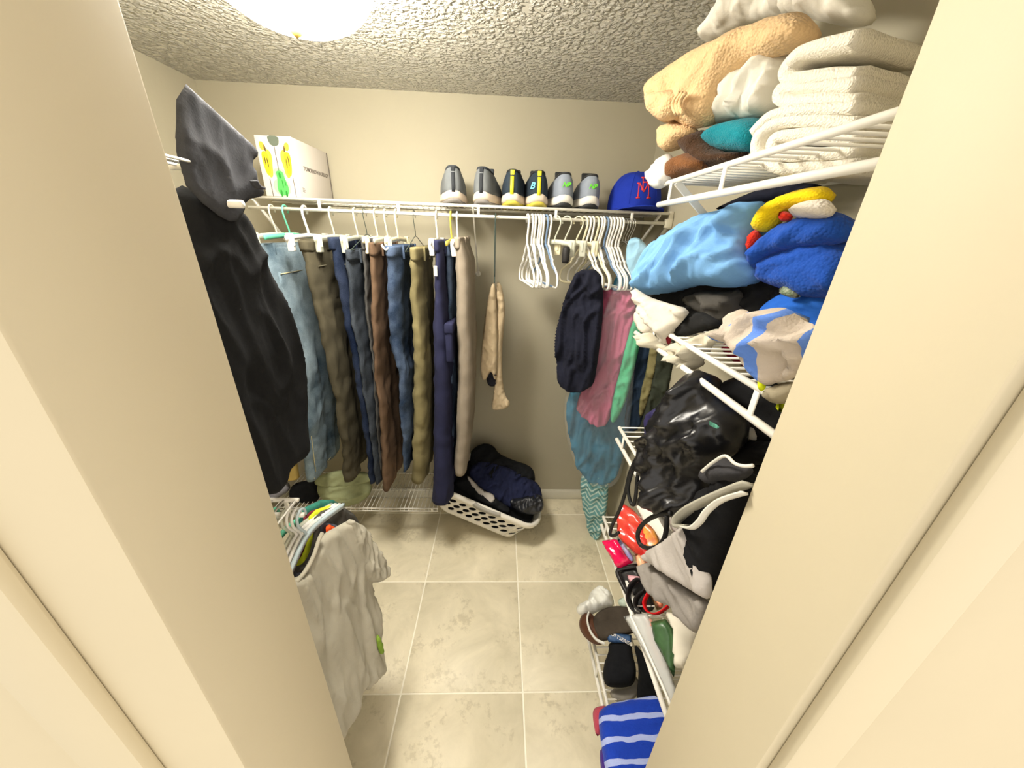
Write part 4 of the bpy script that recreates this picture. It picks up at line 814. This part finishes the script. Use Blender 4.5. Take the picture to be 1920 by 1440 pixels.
fold_sweep([[(1408, 250), (1424, 232), (1445, 216), (1490, 206), (1540, 204), (1600, 200)], [(1600, 232), (1540, 226), (1480, 224), (1440, 236), (1418, 256), (1414, 282), (1428, 304), (1460, 314), (1520, 314), (1600, 308)], [(1600, 262), (1540, 250), (1490, 250), (1455, 256), (1442, 270), (1450, 286), (1490, 290), (1600, 284)]], FR(-.03, 1.7), .021, .2, T_white, 'towel_layer', wt)
wt2 = empty('towel', at(1480, 205, 0, .45), 'second white towel lying on the rolled white towel', 'towel', gt)
fold_sweep([[(1600, 190), (1540, 186), (1480, 190), (1458, 182), (1462, 166), (1500, 160), (1600, 158)], [(1600, 140), (1530, 142), (1478, 148), (1468, 132), (1480, 112), (1510, 92), (1600, 70)]], FR(-.01, 1.8), .024, .17, T_white, 'towel_layer', wt2, 5.)

# second shelf
C_sky = M('sky_blue_poly', '74a6d8', .75, var=.06, vs=5); C_royal = M('royal_blue_fleece', '1f4fae', .95, 'terry', var=.15, bump=.7, bs=190); C_rag = M('heather_white_jersey', 'cfc8ba', .9, var=.05); C_blk2 = M('black_jersey', '1e1e1e', .92, var=.3); C_crm = M('cream_jersey', 'c9c2ae', .9, var=.08); C_dkg = M('grey_brown_jersey', '4b4843', .92)
gm_ = 'clothes heaped on the second right shelf'
cloth('clothes', 'black clothes at the bottom of the heap under the sky blue bundle', 'clothes', [(1216, 552), (1260, 530), (1400, 500), (1520, 500), (1580, 540), (1560, 620), (1450, 640), (1360, 630), (1290, 610), (1240, 580)], FR(.09, 1.45), .05, C_blk2, gm_, fold=.012, wl=.06, ang=.4)
cloth('fleece_bundle', 'large sky blue cloth bundle lying under the top right shelf', 'blanket', [(1194, 535), (1196, 512), (1212, 484), (1245, 452), (1285, 418), (1320, 400), (1350, 394), (1400, 382), (1440, 374), (1430, 410), (1412, 445), (1404, 478), (1424, 506), (1404, 530), (1362, 542), (1310, 532), (1262, 544), (1218, 554), (1203, 549)], FR(.0, 1.5, .15), .05, C_sky, gm_, fold=.017, wl=.06, ang=.7, st=3, back=1.6, R=.06, nmax=3600, fine=.6)
cloth('jacket', 'dark navy jacket draped behind the sky blue bundle', 'jacket', [(1330, 396), (1380, 372), (1430, 352), (1500, 340), (1560, 350), (1500, 372), (1440, 384), (1390, 388)], FR(.08, 1.6), .02, C_dnavy, gm_, fold=.006, wl=.04)
cloth('shirt', 'dark grey brown shirt below the sky blue bundle', 'shirt', [(1270, 560), (1310, 545), (1360, 546), (1392, 540), (1396, 575), (1378, 606), (1352, 612), (1310, 588)], FR(.035, 1.45), .025, C_dkg, gm_, fold=.02, wl=.05, ang=-.5, sm=1, seed=3)
rg = empty('raglan_shirt', at(1260, 640, 0, .42), 'white and black raglan shirt slumped over the second right shelf edge', 'shirt', gm_)
pillow('white_panel', [(1187, 537), (1196, 543), (1215, 556), (1250, 568), (1296, 580), (1282, 600), (1260, 624), (1254, 650), (1243, 642), (1228, 616), (1208, 586), (1194, 558)], FR(-.05, 1.4), .016, C_rag, rg, fold=.016, wl=.04, ang=-.6, st=4, sm=1)
pillow('black_panel', [(1257, 630), (1266, 610), (1285, 596), (1314, 582), (1340, 596), (1356, 606), (1346, 616), (1318, 622), (1284, 632), (1264, 638)], FR(-.035, 1.4), .014, C_blk2, rg, fold=.006, wl=.04, ang=-.3, sm=1)
pillow('sleeve', [(1192, 580), (1210, 584), (1222, 602), (1228, 628), (1212, 628), (1195, 614)], FR(-.035, 1.4), .014, C_rag, rg, fold=.006, wl=.03, ang=-.8, sm=1)
pillow('red_trim', [(1247, 630), (1257, 624), (1260, 640), (1252, 650)], FR(-.055, 1.4), .005, M('dark_red_jersey', '7c1f2a', .9), rg, fold=.001)
cloth('shirt', 'cream crumpled shirt hanging through the second right shelf rail', 'shirt', [(1216, 618), (1232, 636), (1250, 650), (1262, 644), (1290, 636), (1330, 620), (1352, 614), (1350, 636), (1334, 652), (1318, 662), (1318, 680), (1308, 692), (1296, 695), (1280, 688), (1266, 670), (1244, 660), (1222, 650), (1214, 634)], FR(-.04, 1.35), .026, C_crm, gm_, fold=.028, wl=.034, R=.014, ang=-.4, st=2, sm=1, seed=9)
pt_ = empty('plush_toy', at(1450, 430, 0, .44), 'yellow plush toy with red feet and white belly tucked above the royal blue fleece', 'toy')
P_yel = M('yellow_plush', 'f0cf12', .95, 'terry', var=.08, bump=.7, bs=260); P_red = M('red_plush', 'd8311f', .95, 'terry', var=.1, bump=.7, bs=260); P_wht = M('white_plush', 'eee6da', .95, 'terry', bump=.7, bs=260)
pillow('yellow_arm', [(1412, 428), (1420, 408), (1440, 380), (1466, 366), (1500, 354), (1560, 346), (1566, 384), (1500, 388), (1474, 398), (1462, 412), (1452, 430), (1436, 437), (1420, 434)], FR(-.005, 1.55), .03, P_yel, pt_, fold=.002, back=1.)
pillow('red_foot', [(1399, 468), (1406, 444), (1413, 427), (1424, 434), (1428, 448), (1418, 462), (1408, 476)], FR(-.002, 1.5), .02, P_red, pt_, fold=.001, back=1.)
pillow('white_belly', [(1478, 400), (1500, 376), (1560, 370), (1570, 410), (1500, 412)], FR(-.02, 1.5), .028, P_wht, pt_, fold=.001, back=1.)
pillow('red_patch', [(1456, 400), (1470, 394), (1484, 400), (1490, 412), (1464, 418)], FR(-.015, 1.5), .016, P_red, pt_, fold=.001)
cloth('fleece', 'royal blue fleece sleeve below the yellow plush toy', 'blanket', [(1404, 496), (1408, 472), (1430, 448), (1458, 424), (1500, 404), (1590, 392), (1610, 450), (1520, 468), (1462, 474), (1432, 490), (1420, 508)], FR(.0, 1.5), .03, C_royal, gm_, fold=.006, wl=.04, ang=.4, back=1.5)
cloth('fleece', 'royal blue fleece blanket under the sleeve of the same colour', 'blanket', [(1420, 526), (1426, 496), (1446, 470), (1500, 448), (1600, 440), (1620, 545), (1530, 566), (1462, 540)], FR(.02, 1.45), .03, C_royal, gm_, fold=.008, wl=.05, ang=.2, back=1.5, seed=5)
cloth('fleece', 'bright blue cloth at the bottom right of the heap beside the striped towel', 'blanket', [(1430, 584), (1450, 556), (1500, 536), (1590, 536), (1610, 670), (1500, 660), (1446, 616)], FR(.045, 1.4), .03, M('bright_blue_cotton', '2663c4', .9), gm_, fold=.008, wl=.05, back=1.5)
cloth('knit_edge', 'white and green speckled knit edge between the blue blankets', 'clothes', [(1455, 545), (1470, 534), (1490, 540), (1505, 556), (1492, 560), (1472, 556)], FR(-.005, 1.45), .012, M('speckled_knit', 'b9bca6', .95, 'terry', var=.1, vs=90, col2='3a5a3a', bump=.7), fold=.002)
st_ = M('grey_blue_stripe_towel', 'c2b5a6', .92, 'cloth', var=.06, stripe=('x', .052, .27, '5d83cf', .30, .03), bump=.5, bs=300)
cloth('towel', 'greige towel with blue stripes draped over the front of the second right shelf', 'towel', [(1368, 600), (1376, 584), (1392, 578), (1408, 586), (1414, 596), (1432, 580), (1462, 576), (1480, 578), (1502, 600), (1540, 612), (1530, 662), (1494, 700), (1486, 713), (1458, 716), (1440, 725), (1426, 718), (1418, 700), (1418, 680), (1424, 664), (1396, 652), (1374, 642), (1366, 622)], FX(.348, 1.4, 0), .024, st_, gm_, fold=.022, wl=.05, ang=1.2, st=3, sm=1, nmax=2600, back=1.)
cloth('shorts', 'dark red shorts lying on the second right shelf wires', 'shorts', [(1349, 650), (1366, 641), (1386, 654), (1420, 658), (1424, 690), (1396, 688), (1380, 682), (1362, 668)], FR(.04, 1.38, .4), .012, M('dark_red_cotton', '86192b', .85, var=.2), gm_, fold=.008, wl=.03, sm=1)
cloth('vest', 'neon yellow vest edge sticking out under the striped towel', 'vest', [(1420, 704), (1428, 698), (1434, 712), (1438, 726), (1428, 736), (1420, 728)], FX(.352, 1.35, 0), .006, M('neon_yellow', 'e2ee1c', .8), fold=.002, sm=1)
cloth('shirt', 'greige shirt tail below the striped towel with neon hem', 'shirt', [(1428, 736), (1440, 726), (1490, 712), (1500, 730), (1480, 756), (1456, 758), (1438, 752)], FX(.355, 1.35, 0), .012, M('greige_cotton', '9c927a', .9), fold=.006, wl=.03, sm=1)
cloth('vest', 'second neon yellow hem below the greige shirt tail', 'vest', [(1450, 760), (1476, 752), (1480, 764), (1464, 776)], FX(.357, 1.35, 0), .006, M('neon_yellow', 'e2ee1c', .8), fold=.002, sm=1)

# third shelf
C_nyl = M('black_nylon', '17171a', .32, var=.15, spec=.5, bump=.15, bs=60, bd=.004); C_blk3 = M('black_canvas', '121214', .8, var=.2, vs=6); cord = plastic('black_cord', '0f0f10', .6)
g3 = 'bags on the third right shelf'
dbg = empty('drawstring_bag', at(1280, 960, 0, .42), 'shiny black nylon drawstring bag slumped on the third right shelf', 'bag', g3)
pillow('bag_body', [(1224, 800), (1236, 772), (1252, 748), (1268, 722), (1284, 702), (1308, 692), (1326, 700), (1338, 724), (1346, 748), (1380, 764), (1396, 800), (1386, 850), (1350, 868), (1326, 892), (1330, 922), (1316, 948), (1292, 966), (1262, 972), (1240, 944), (1208, 912), (1204, 896), (1226, 884), (1226, 840)], FR(-.085, 1.05), .05, C_nyl, dbg, fold=.020, wl=.06, ang=1.1, st=2.4, R=.06, back=1., nmax=2800, fine=.7, seed=2)
def cordp(pts, d, r, nm, par, mat=cord): return build(nm, tube(spline([atp(u, v, FR(d)[0], Vector(nF)) for u, v in pts], 7), r, 8), mat, par)
cordp([(1232, 822), (1212, 832), (1192, 862), (1180, 890), (1172, 925), (1162, 955), (1148, 985), (1144, 1002), (1152, 1004), (1160, 998)], -.10, .0045, 'cord', dbg)
cordp([(1228, 838), (1205, 850), (1190, 872), (1178, 912), (1182, 940), (1188, 946), (1192, 930), (1196, 890), (1204, 866), (1222, 846)], -.105, .0045, 'cord', dbg)
cordp([(1258, 962), (1232, 966), (1208, 980), (1196, 1000), (1200, 1020), (1216, 1028), (1234, 1024), (1246, 1008), (1250, 985), (1250, 966)], -.135, .005, 'cord', dbg)
cloth('pouch', 'dark purple pouch edge left of the shiny black drawstring bag', 'pouch', [(1211, 780), (1222, 768), (1246, 758), (1244, 800), (1236, 842), (1222, 846), (1214, 810)], FR(-.05, 1.1), .02, M('dark_purple_nylon', '2e2a52', .6), g3, fold=.003)
cloth('backpack', 'black canvas backpack behind the drawstring bag on the third right shelf', 'bag', [(1336, 736), (1352, 716), (1400, 700), (1480, 740), (1530, 800), (1500, 880), (1440, 892), (1392, 890), (1360, 870), (1380, 800), (1350, 760)], FR(.03, 1.1), .05, C_blk3, g3, fold=.010, wl=.06, back=1.5)
cloth('cap', 'pale grey cap crown in front of the black backpack', 'cap', [(1392, 822), (1398, 804), (1408, 799), (1416, 806), (1426, 824), (1410, 830)], FR(-.03, 1.1), .02, M('pale_grey_twill', 'b9b7ae', .8), fold=.001)
cloth('pouch', 'black pouch with white label at the right of the third right shelf', 'pouch', [(1378, 836), (1396, 826), (1450, 826), (1470, 850), (1440, 872), (1390, 872)], FR(-.035, 1.05), .025, C_blk3, g3, fold=.004)
cloth('lanyard', 'small mint green strip on the black backpack', 'strip', [(1316, 786), (1334, 790), (1350, 800), (1348, 806), (1330, 798)], FR(-.128, 1.1), .004, M('mint_strip', '7cc9ae', .8), fold=.0)

# fourth shelf
nD = (-.62, -.36, .70)
def FD(d=0., z=.85): n = Vector(nD).normalized(); return (tuple(Vector((.44, .70, z)) - n * d), nD)
g4 = 'things on the fourth right shelf'
C_lg = M('pale_grey_jersey', 'b0a9a2', .92, var=.06); C_lg_shade = M('shaded_grey_jersey', '8c867f', .92, var=.1)
sh = empty('shorts', atp(1330, 1120, *[Vector(q) for q in FD()]), 'black and pale grey sweat shorts with drawcord hanging over the fourth right shelf', 'shorts', g4)
pillow('black_panel', [(1290, 962), (1316, 930), (1342, 902), (1395, 880), (1412, 884), (1402, 930), (1380, 990), (1356, 1060), (1338, 1126), (1326, 1068), (1310, 1040), (1313, 1000), (1306, 978)], FX(.335, 1.0), .03, C_blk3, sh, fold=.008, wl=.06, ang=-.8, back=1.2)
pillow('grey_panel', [(1203, 1045), (1230, 1024), (1262, 1002), (1300, 978), (1320, 978), (1322, 992), (1314, 1012), (1311, 1036), (1326, 1064), (1336, 1096), (1332, 1128), (1302, 1112), (1252, 1076)], FX(.318, 1.0), .016, C_lg, sh, fold=.006, wl=.06, ang=-.5, sm=1)
pillow('shaded_underside', [(1205, 1047), (1252, 1076), (1302, 1112), (1334, 1128), (1326, 1168), (1310, 1190), (1288, 1178), (1268, 1148), (1236, 1122), (1216, 1092)], FX(.332, 1.0), .012, C_lg_shade, sh, fold=.010, wl=.05, ang=-.6, sm=1)  # same grey cloth, with the shade on its lower part put into the colour
pillow('waistband', [(1314, 886), (1336, 868), (1360, 856), (1378, 868), (1396, 874), (1414, 873), (1410, 892), (1388, 902), (1346, 916), (1326, 904)], FX(.318, 1.0), .02, M('charcoal_rib', '3b3a3c', .9), sh, fold=.004, wl=.03)
def frp(pts, d): return spline([atp(u, v, Vector(FX(d, 1.0)[0]), Vector(FX(d, 1.0)[1])) for u, v in pts], 6)
def fdp(pts, d): return spline([atp(u, v, Vector(FD(d)[0]), Vector(nD)) for u, v in pts], 6)
build('drawcord', tube(frp([(1404, 907), (1388, 912), (1352, 926), (1316, 942), (1290, 956), (1272, 972), (1270, 984), (1284, 986)], .288), 0, flat=(.004, .018, nD)), M('grey_tape', 'a9a596', .85), sh)
build('drawcord', tube(frp([(1396, 924), (1352, 938), (1326, 958), (1312, 978), (1296, 990), (1278, 988)], .284), 0, flat=(.003, .010, nD)), M('white_tape', 'd6d2c6', .85), sh)
build('waist_seam', tube(frp([(1316, 884), (1338, 866), (1360, 855), (1378, 869), (1396, 874), (1412, 873)], .292), .0025, 6), M('white_tape', 'd6d2c6', .85), sh)
glossr = plastic('red_gloss_film', 'cc1c24', .2, var=.1, vs=22, col2='d8503c'); mag = plastic('magenta_gloss', 'e01050', .15, var=.12, bump=.4, bs=24, bd=.01)
cloth('gift_bag', 'glossy red printed bag beside the black drawstring cord', 'bag', [(1161, 941), (1180, 950), (1200, 968), (1213, 992), (1222, 1030), (1232, 1062), (1222, 1072), (1204, 1056), (1186, 1034), (1158, 1008), (1156, 985)], FD(.02), .012, glossr, g4, fold=.004, wl=.03, sm=1, R=.006, seed=3)
cloth('gift_bag', 'red tissue paper tip standing behind the glossy red bag', 'paper', [(1192, 944), (1206, 924), (1222, 936), (1226, 946), (1206, 950)], FD(.05), .006, plastic('red_tissue', 'e43a24', .6), fold=.003, sm=1)
cloth('envelope', 'white paper sheets standing behind the glossy red bag', 'paper', [(1190, 946), (1222, 944), (1244, 962), (1262, 992), (1264, 1016), (1246, 1032), (1232, 1036), (1214, 996)], FD(.035), .004, plastic('white_paper', 'f0ebe0', .6), g4, fold=.001, sm=0, R=.004)
cloth('magazine', 'orange and yellow printed magazine within the cord loop', 'magazine', [(1204, 975), (1226, 990), (1238, 1018), (1228, 1036), (1214, 1040), (1200, 1000)], FD(.015), .004, plastic('food_print', 'e8b04a', .3, var=.3, vs=30, col2='c0503a'), g4, fold=.002, sm=1, R=.004)
cloth('booklet', 'pale booklet with grey print beside the pale grey shorts', 'booklet', [(1246, 958), (1262, 966), (1290, 976), (1294, 986), (1266, 1004), (1258, 990)], FD(.02), .004, plastic('booklet_print', 'cfc6c0', .5, var=.3, vs=60, col2='8b807c'), g4, fold=.0, sm=0, R=.003)
cloth('packet', 'shiny magenta packet hanging over the front rail of the fourth right shelf', 'packet', [(1127, 1014), (1140, 1012), (1158, 1010), (1170, 1024), (1184, 1042), (1190, 1054), (1174, 1060), (1158, 1068), (1148, 1050), (1136, 1030)], FD(.03), .014, mag, g4, fold=.004, wl=.03, sm=1, R=.008)
cloth('pouch', 'lilac and blue foil strip along the edge of the glossy red bag', 'packet', [(1154, 1006), (1164, 1012), (1190, 1046), (1186, 1056), (1172, 1040)], FD(.005), .005, plastic('lilac_foil', '8a84c8', .3, var=.3, vs=30, col2='d8d0e8'), g4, fold=.001)
cloth('bread_bag', 'orange peach printed plastic bag left of the pale grey shorts', 'bag', [(1188, 1036), (1206, 1042), (1220, 1072), (1236, 1108), (1246, 1138), (1236, 1142), (1216, 1104), (1198, 1070)], FD(.0), .01, plastic('peach_print', 'dd8f68', .3, var=.25, vs=30, col2='e8c9a0'), g4, fold=.003, wl=.03, sm=1)
tray = empty('tray', atp(1190, 1150, *[Vector(q) for q in FD()]), 'black plastic tray with a coiled belt on the fourth right shelf', 'tray', g4)
pillow('tray_floor', [(1158, 1068), (1194, 1060), (1206, 1084), (1222, 1112), (1232, 1142), (1204, 1152), (1188, 1134), (1168, 1096)], FD(.05), .010, plastic('black_tray', '1d1b1c', .4), tray, fold=.0, sm=1, R=.006)
build('tray_edge', tube(fdp([(1195, 1061), (1160, 1068), (1163, 1088), (1186, 1130), (1200, 1152)], .035), .006, 8), plastic('black_tray', '1d1b1c', .4), tray)
cloth('card', 'small pink card inside the black tray', 'card', [(1174, 1077), (1206, 1082), (1196, 1092), (1184, 1100)], FD(.03), .002, plastic('pink_card', 'e8b4bc', .6), fold=0., sm=0, R=.002)
bt = build('belt', tube(fdp([(1202, 1152), (1188, 1144), (1178, 1124), (1182, 1100), (1196, 1086), (1208, 1092), (1210, 1106), (1200, 1114), (1192, 1126), (1194, 1140), (1206, 1146)], .012), 0, flat=(.004, .028, nD)), M('black_leather', '201d1d', .5, bump=.2)); prop(bt, 'coiled black leather belt in the tray', 'belt', g4)
rs = build('ribbon_strap', tube(fdp([(1222, 1098), (1216, 1112), (1208, 1130), (1214, 1146), (1228, 1151), (1242, 1146), (1258, 1131)], -.01), 0, flat=(.003, .022, nD)), M('red_ribbon', 'd01018', .7)); prop(rs, 'bright red ribbon strap curling over the books', 'strap', g4)
cloth('books', 'thin brown edged notebook behind the red ribbon strap', 'book', [(1218, 1114), (1228, 1108), (1244, 1138), (1232, 1146)], FD(.012), .008, plastic('notebook_edge', '8a7048', .6, var=.3, vs=200), g4, fold=0., sm=0, R=.003)
fm = plastic('frosted_film', 'cfd0cc', .3, alpha=.72)
fo = empty('document_folder', atp(1200, 1190, *[Vector(q) for q in FD(.04)]), 'frosted clear plastic folder with white zip edge leaning out of the fourth right shelf', 'folder', g4)
pillow('film_sheet', [(1169, 1156), (1194, 1151), (1214, 1150), (1228, 1180), (1246, 1228), (1270, 1298), (1262, 1336), (1232, 1272), (1200, 1208)], FD(-.085, .80), .004, fm, fo, fold=.002, sm=0, R=.004)
build('zip_edge', tube(fdp([(1182, 1154), (1206, 1204), (1232, 1262), (1258, 1322)], -.058), .003, 6), white_pl, fo)
cloth('packet', 'green leaf printed packet behind the clear folder', 'packet', [(1220, 1166), (1248, 1160), (1262, 1180), (1268, 1228), (1264, 1272), (1246, 1236), (1226, 1200)], FD(-.055), .008, plastic('leaf_print', '41683c', .35, var=.3, vs=14, col2='2c4428'), g4, fold=.002, sm=0, R=.005)
cloth('packet', 'peach paper strip between the folder and the green leaf packet', 'packet', [(1206, 1156), (1226, 1160), (1226, 1200), (1246, 1246), (1252, 1262), (1236, 1250), (1214, 1200)], FD(-.05), .004, plastic('peach_paper', 'e0a08c', .6), fold=.001, sm=1)
cloth('paper_bag', 'white paper carton at the front of the fourth right shelf', 'box', [(1244, 1146), (1276, 1152), (1312, 1186), (1308, 1230), (1284, 1254), (1260, 1252), (1262, 1182)], FD(-.05), .016, plastic('ivory_card', 'e6dfcd', .6), g4, fold=.001, sm=0, R=.006)

# lowest shelf
nU = (-.15, -.25, .955)
def FU(z=.25, d=0.): return ((.45, .7, z), nU)
g5 = 'things on the lowest right shelf'
C_bcap = M('brown_leather', '5a3826', .5, var=.25, bump=.3, bs=120); C_brim = M('brown_grey_suede', '473f36', .9, var=.3, vs=14)
bc = empty('baseball_cap', atp(1125, 1200, Vector(FU()[0]), Vector(nU)), 'brown leather cap lying on its side on the lowest right shelf', 'cap', g5)
pillow('crown', [(1086, 1160), (1096, 1148), (1112, 1150), (1124, 1176), (1136, 1204), (1122, 1212), (1100, 1200), (1086, 1180)], FU(.27), .04, C_bcap, bc, fold=.003, back=.8)
pillow('brim', [(1108, 1176), (1113, 1154), (1132, 1140), (1158, 1135), (1184, 1140), (1202, 1152), (1204, 1180), (1180, 1190), (1152, 1194), (1134, 1204), (1118, 1196)], FU(.30), .012, C_brim, bc, fold=.003, sm=2)
build('sweatband', tube(spline([atp(u, v, Vector(FU(.325)[0]), Vector(nU)) for u, v in ((1104, 1148), (1101, 1162), (1106, 1182), (1118, 1199), (1134, 1207))], 6), 0, flat=(.006, .012, nU)), M('white_band', 'd9d8d0', .7), bc)
cloth('plastic_bag', 'crumpled white plastic bag beside the brown leather cap', 'bag', [(1079, 1142), (1088, 1130), (1102, 1128), (1106, 1110), (1122, 1099), (1142, 1106), (1152, 1124), (1150, 1140), (1126, 1144), (1108, 1154), (1086, 1154)], FU(.28), .035, plastic('white_film_bag', 'eeeee6', .3, alpha=.85), g5, fold=.012, wl=.025, sm=1, back=.9, fine=.8)
cloth('tissue', 'pale mint tissue under the shelf rail beside the white plastic bag', 'tissue', [(1156, 1126), (1172, 1118), (1186, 1124), (1184, 1142), (1164, 1140)], FU(.26), .012, plastic('mint_tissue', 'd2e2d2', .6), fold=.004, wl=.02, sm=1)
sk = empty('sock_pack', atp(1160, 1285, Vector(FU(.27)[0]), Vector(nU)), 'pack of black socks with blue header card on the lowest right shelf', 'socks', g5)
pillow('folded_socks', [(1130, 1272), (1132, 1244), (1142, 1222), (1140, 1202), (1184, 1204), (1186, 1228), (1194, 1254), (1190, 1284), (1170, 1290), (1138, 1289)], FU(.28), .025, M('black_sock_knit', '141518', .92, var=.3, bs=500), sk, fold=.004, wl=.04)
pillow('header_card', [(1138, 1186), (1184, 1190), (1184, 1207), (1140, 1204)], FU(.31), .003, plastic('blue_card', '31537e', .5), sk, fold=0., sm=0, R=.002)
mtx = Matrix((basis(nU)[0], basis(nU)[1], basis(nU)[2])).transposed().to_4x4()
ft = bpy.data.curves.new('w', 'FONT'); ft.body = 'SOFTSERIES'; ft.size = .0155; ft.extrude = .0002; ft.align_x = 'CENTER'
to = bpy.data.objects.new('t', ft); COL.objects.link(to); me = bpy.data.meshes.new_from_object(to.evaluated_get(bpy.context.evaluated_depsgraph_get())); bpy.data.objects.remove(to); me.materials.append(white_pl)
o = bpy.data.objects.new('card_lettering', me); COL.objects.link(o); wp = atp(1162, 1200, Vector(FU(.3145)[0]), Vector(nU)); me.transform(Matrix.Translation(wp) @ mtx); put(o, sk)
cloth('zip_pouch', 'clear grey zip pouch lying under the black sock pack', 'pouch', [(1140, 1292), (1186, 1286), (1194, 1262), (1200, 1300), (1180, 1318), (1150, 1316)], FU(.24), .008, plastic('smoke_film', '9a958a', .3, alpha=.8), fold=.001, sm=1)
cloth('clothes', 'black knit clothing with loose threads right of the sock pack', 'clothes', [(1186, 1204), (1204, 1220), (1220, 1254), (1240, 1308), (1220, 1318), (1192, 1316), (1196, 1280), (1198, 1250)], FU(.27), .02, M('black_knit', '131416', .95, var=.3), g5, fold=.008, wl=.03)
bst = M('blue_white_stripe_terry', '1b3fb0', .95, 'terry', var=.12, stripe=('y', .043, .27, 'a9b6e6', .15, .02), bump=.6, bs=210)
cloth('towel', 'royal blue towel with pale stripes folded on the lowest right shelf', 'towel', [(1121, 1340), (1128, 1328), (1150, 1317), (1195, 1309), (1230, 1302), (1252, 1326), (1262, 1380), (1250, 1440), (1230, 1500), (1150, 1500), (1136, 1450), (1126, 1390)], ((.45, .7, .36), (-.1, -.12, .985)), .03, bst, g5, fold=.003, wl=.05, back=2.2, R=.03, nmax=2600)
cloth('towel', 'pink red towel fold peeking out under the striped blue towel', 'towel', [(1111, 1330), (1122, 1324), (1140, 1322), (1136, 1350), (1126, 1376), (1118, 1384), (1112, 1352)], ((.45, .7, .30), (-.1, -.12, .985)), .02, M('pink_red_terry', 'b8485a', .95, 'terry', bump=.6), g5, fold=.002, back=1.5)
cloth('towel', 'purple towel at the bottom beneath the striped blue towel', 'towel', [(1122, 1412), (1130, 1400), (1150, 1400), (1150, 1500), (1136, 1500)], ((.45, .7, .26), (-.1, -.12, .985)), .016, M('purple_terry', '4a2c8c', .95, 'terry', bump=.6), g5, fold=.002)
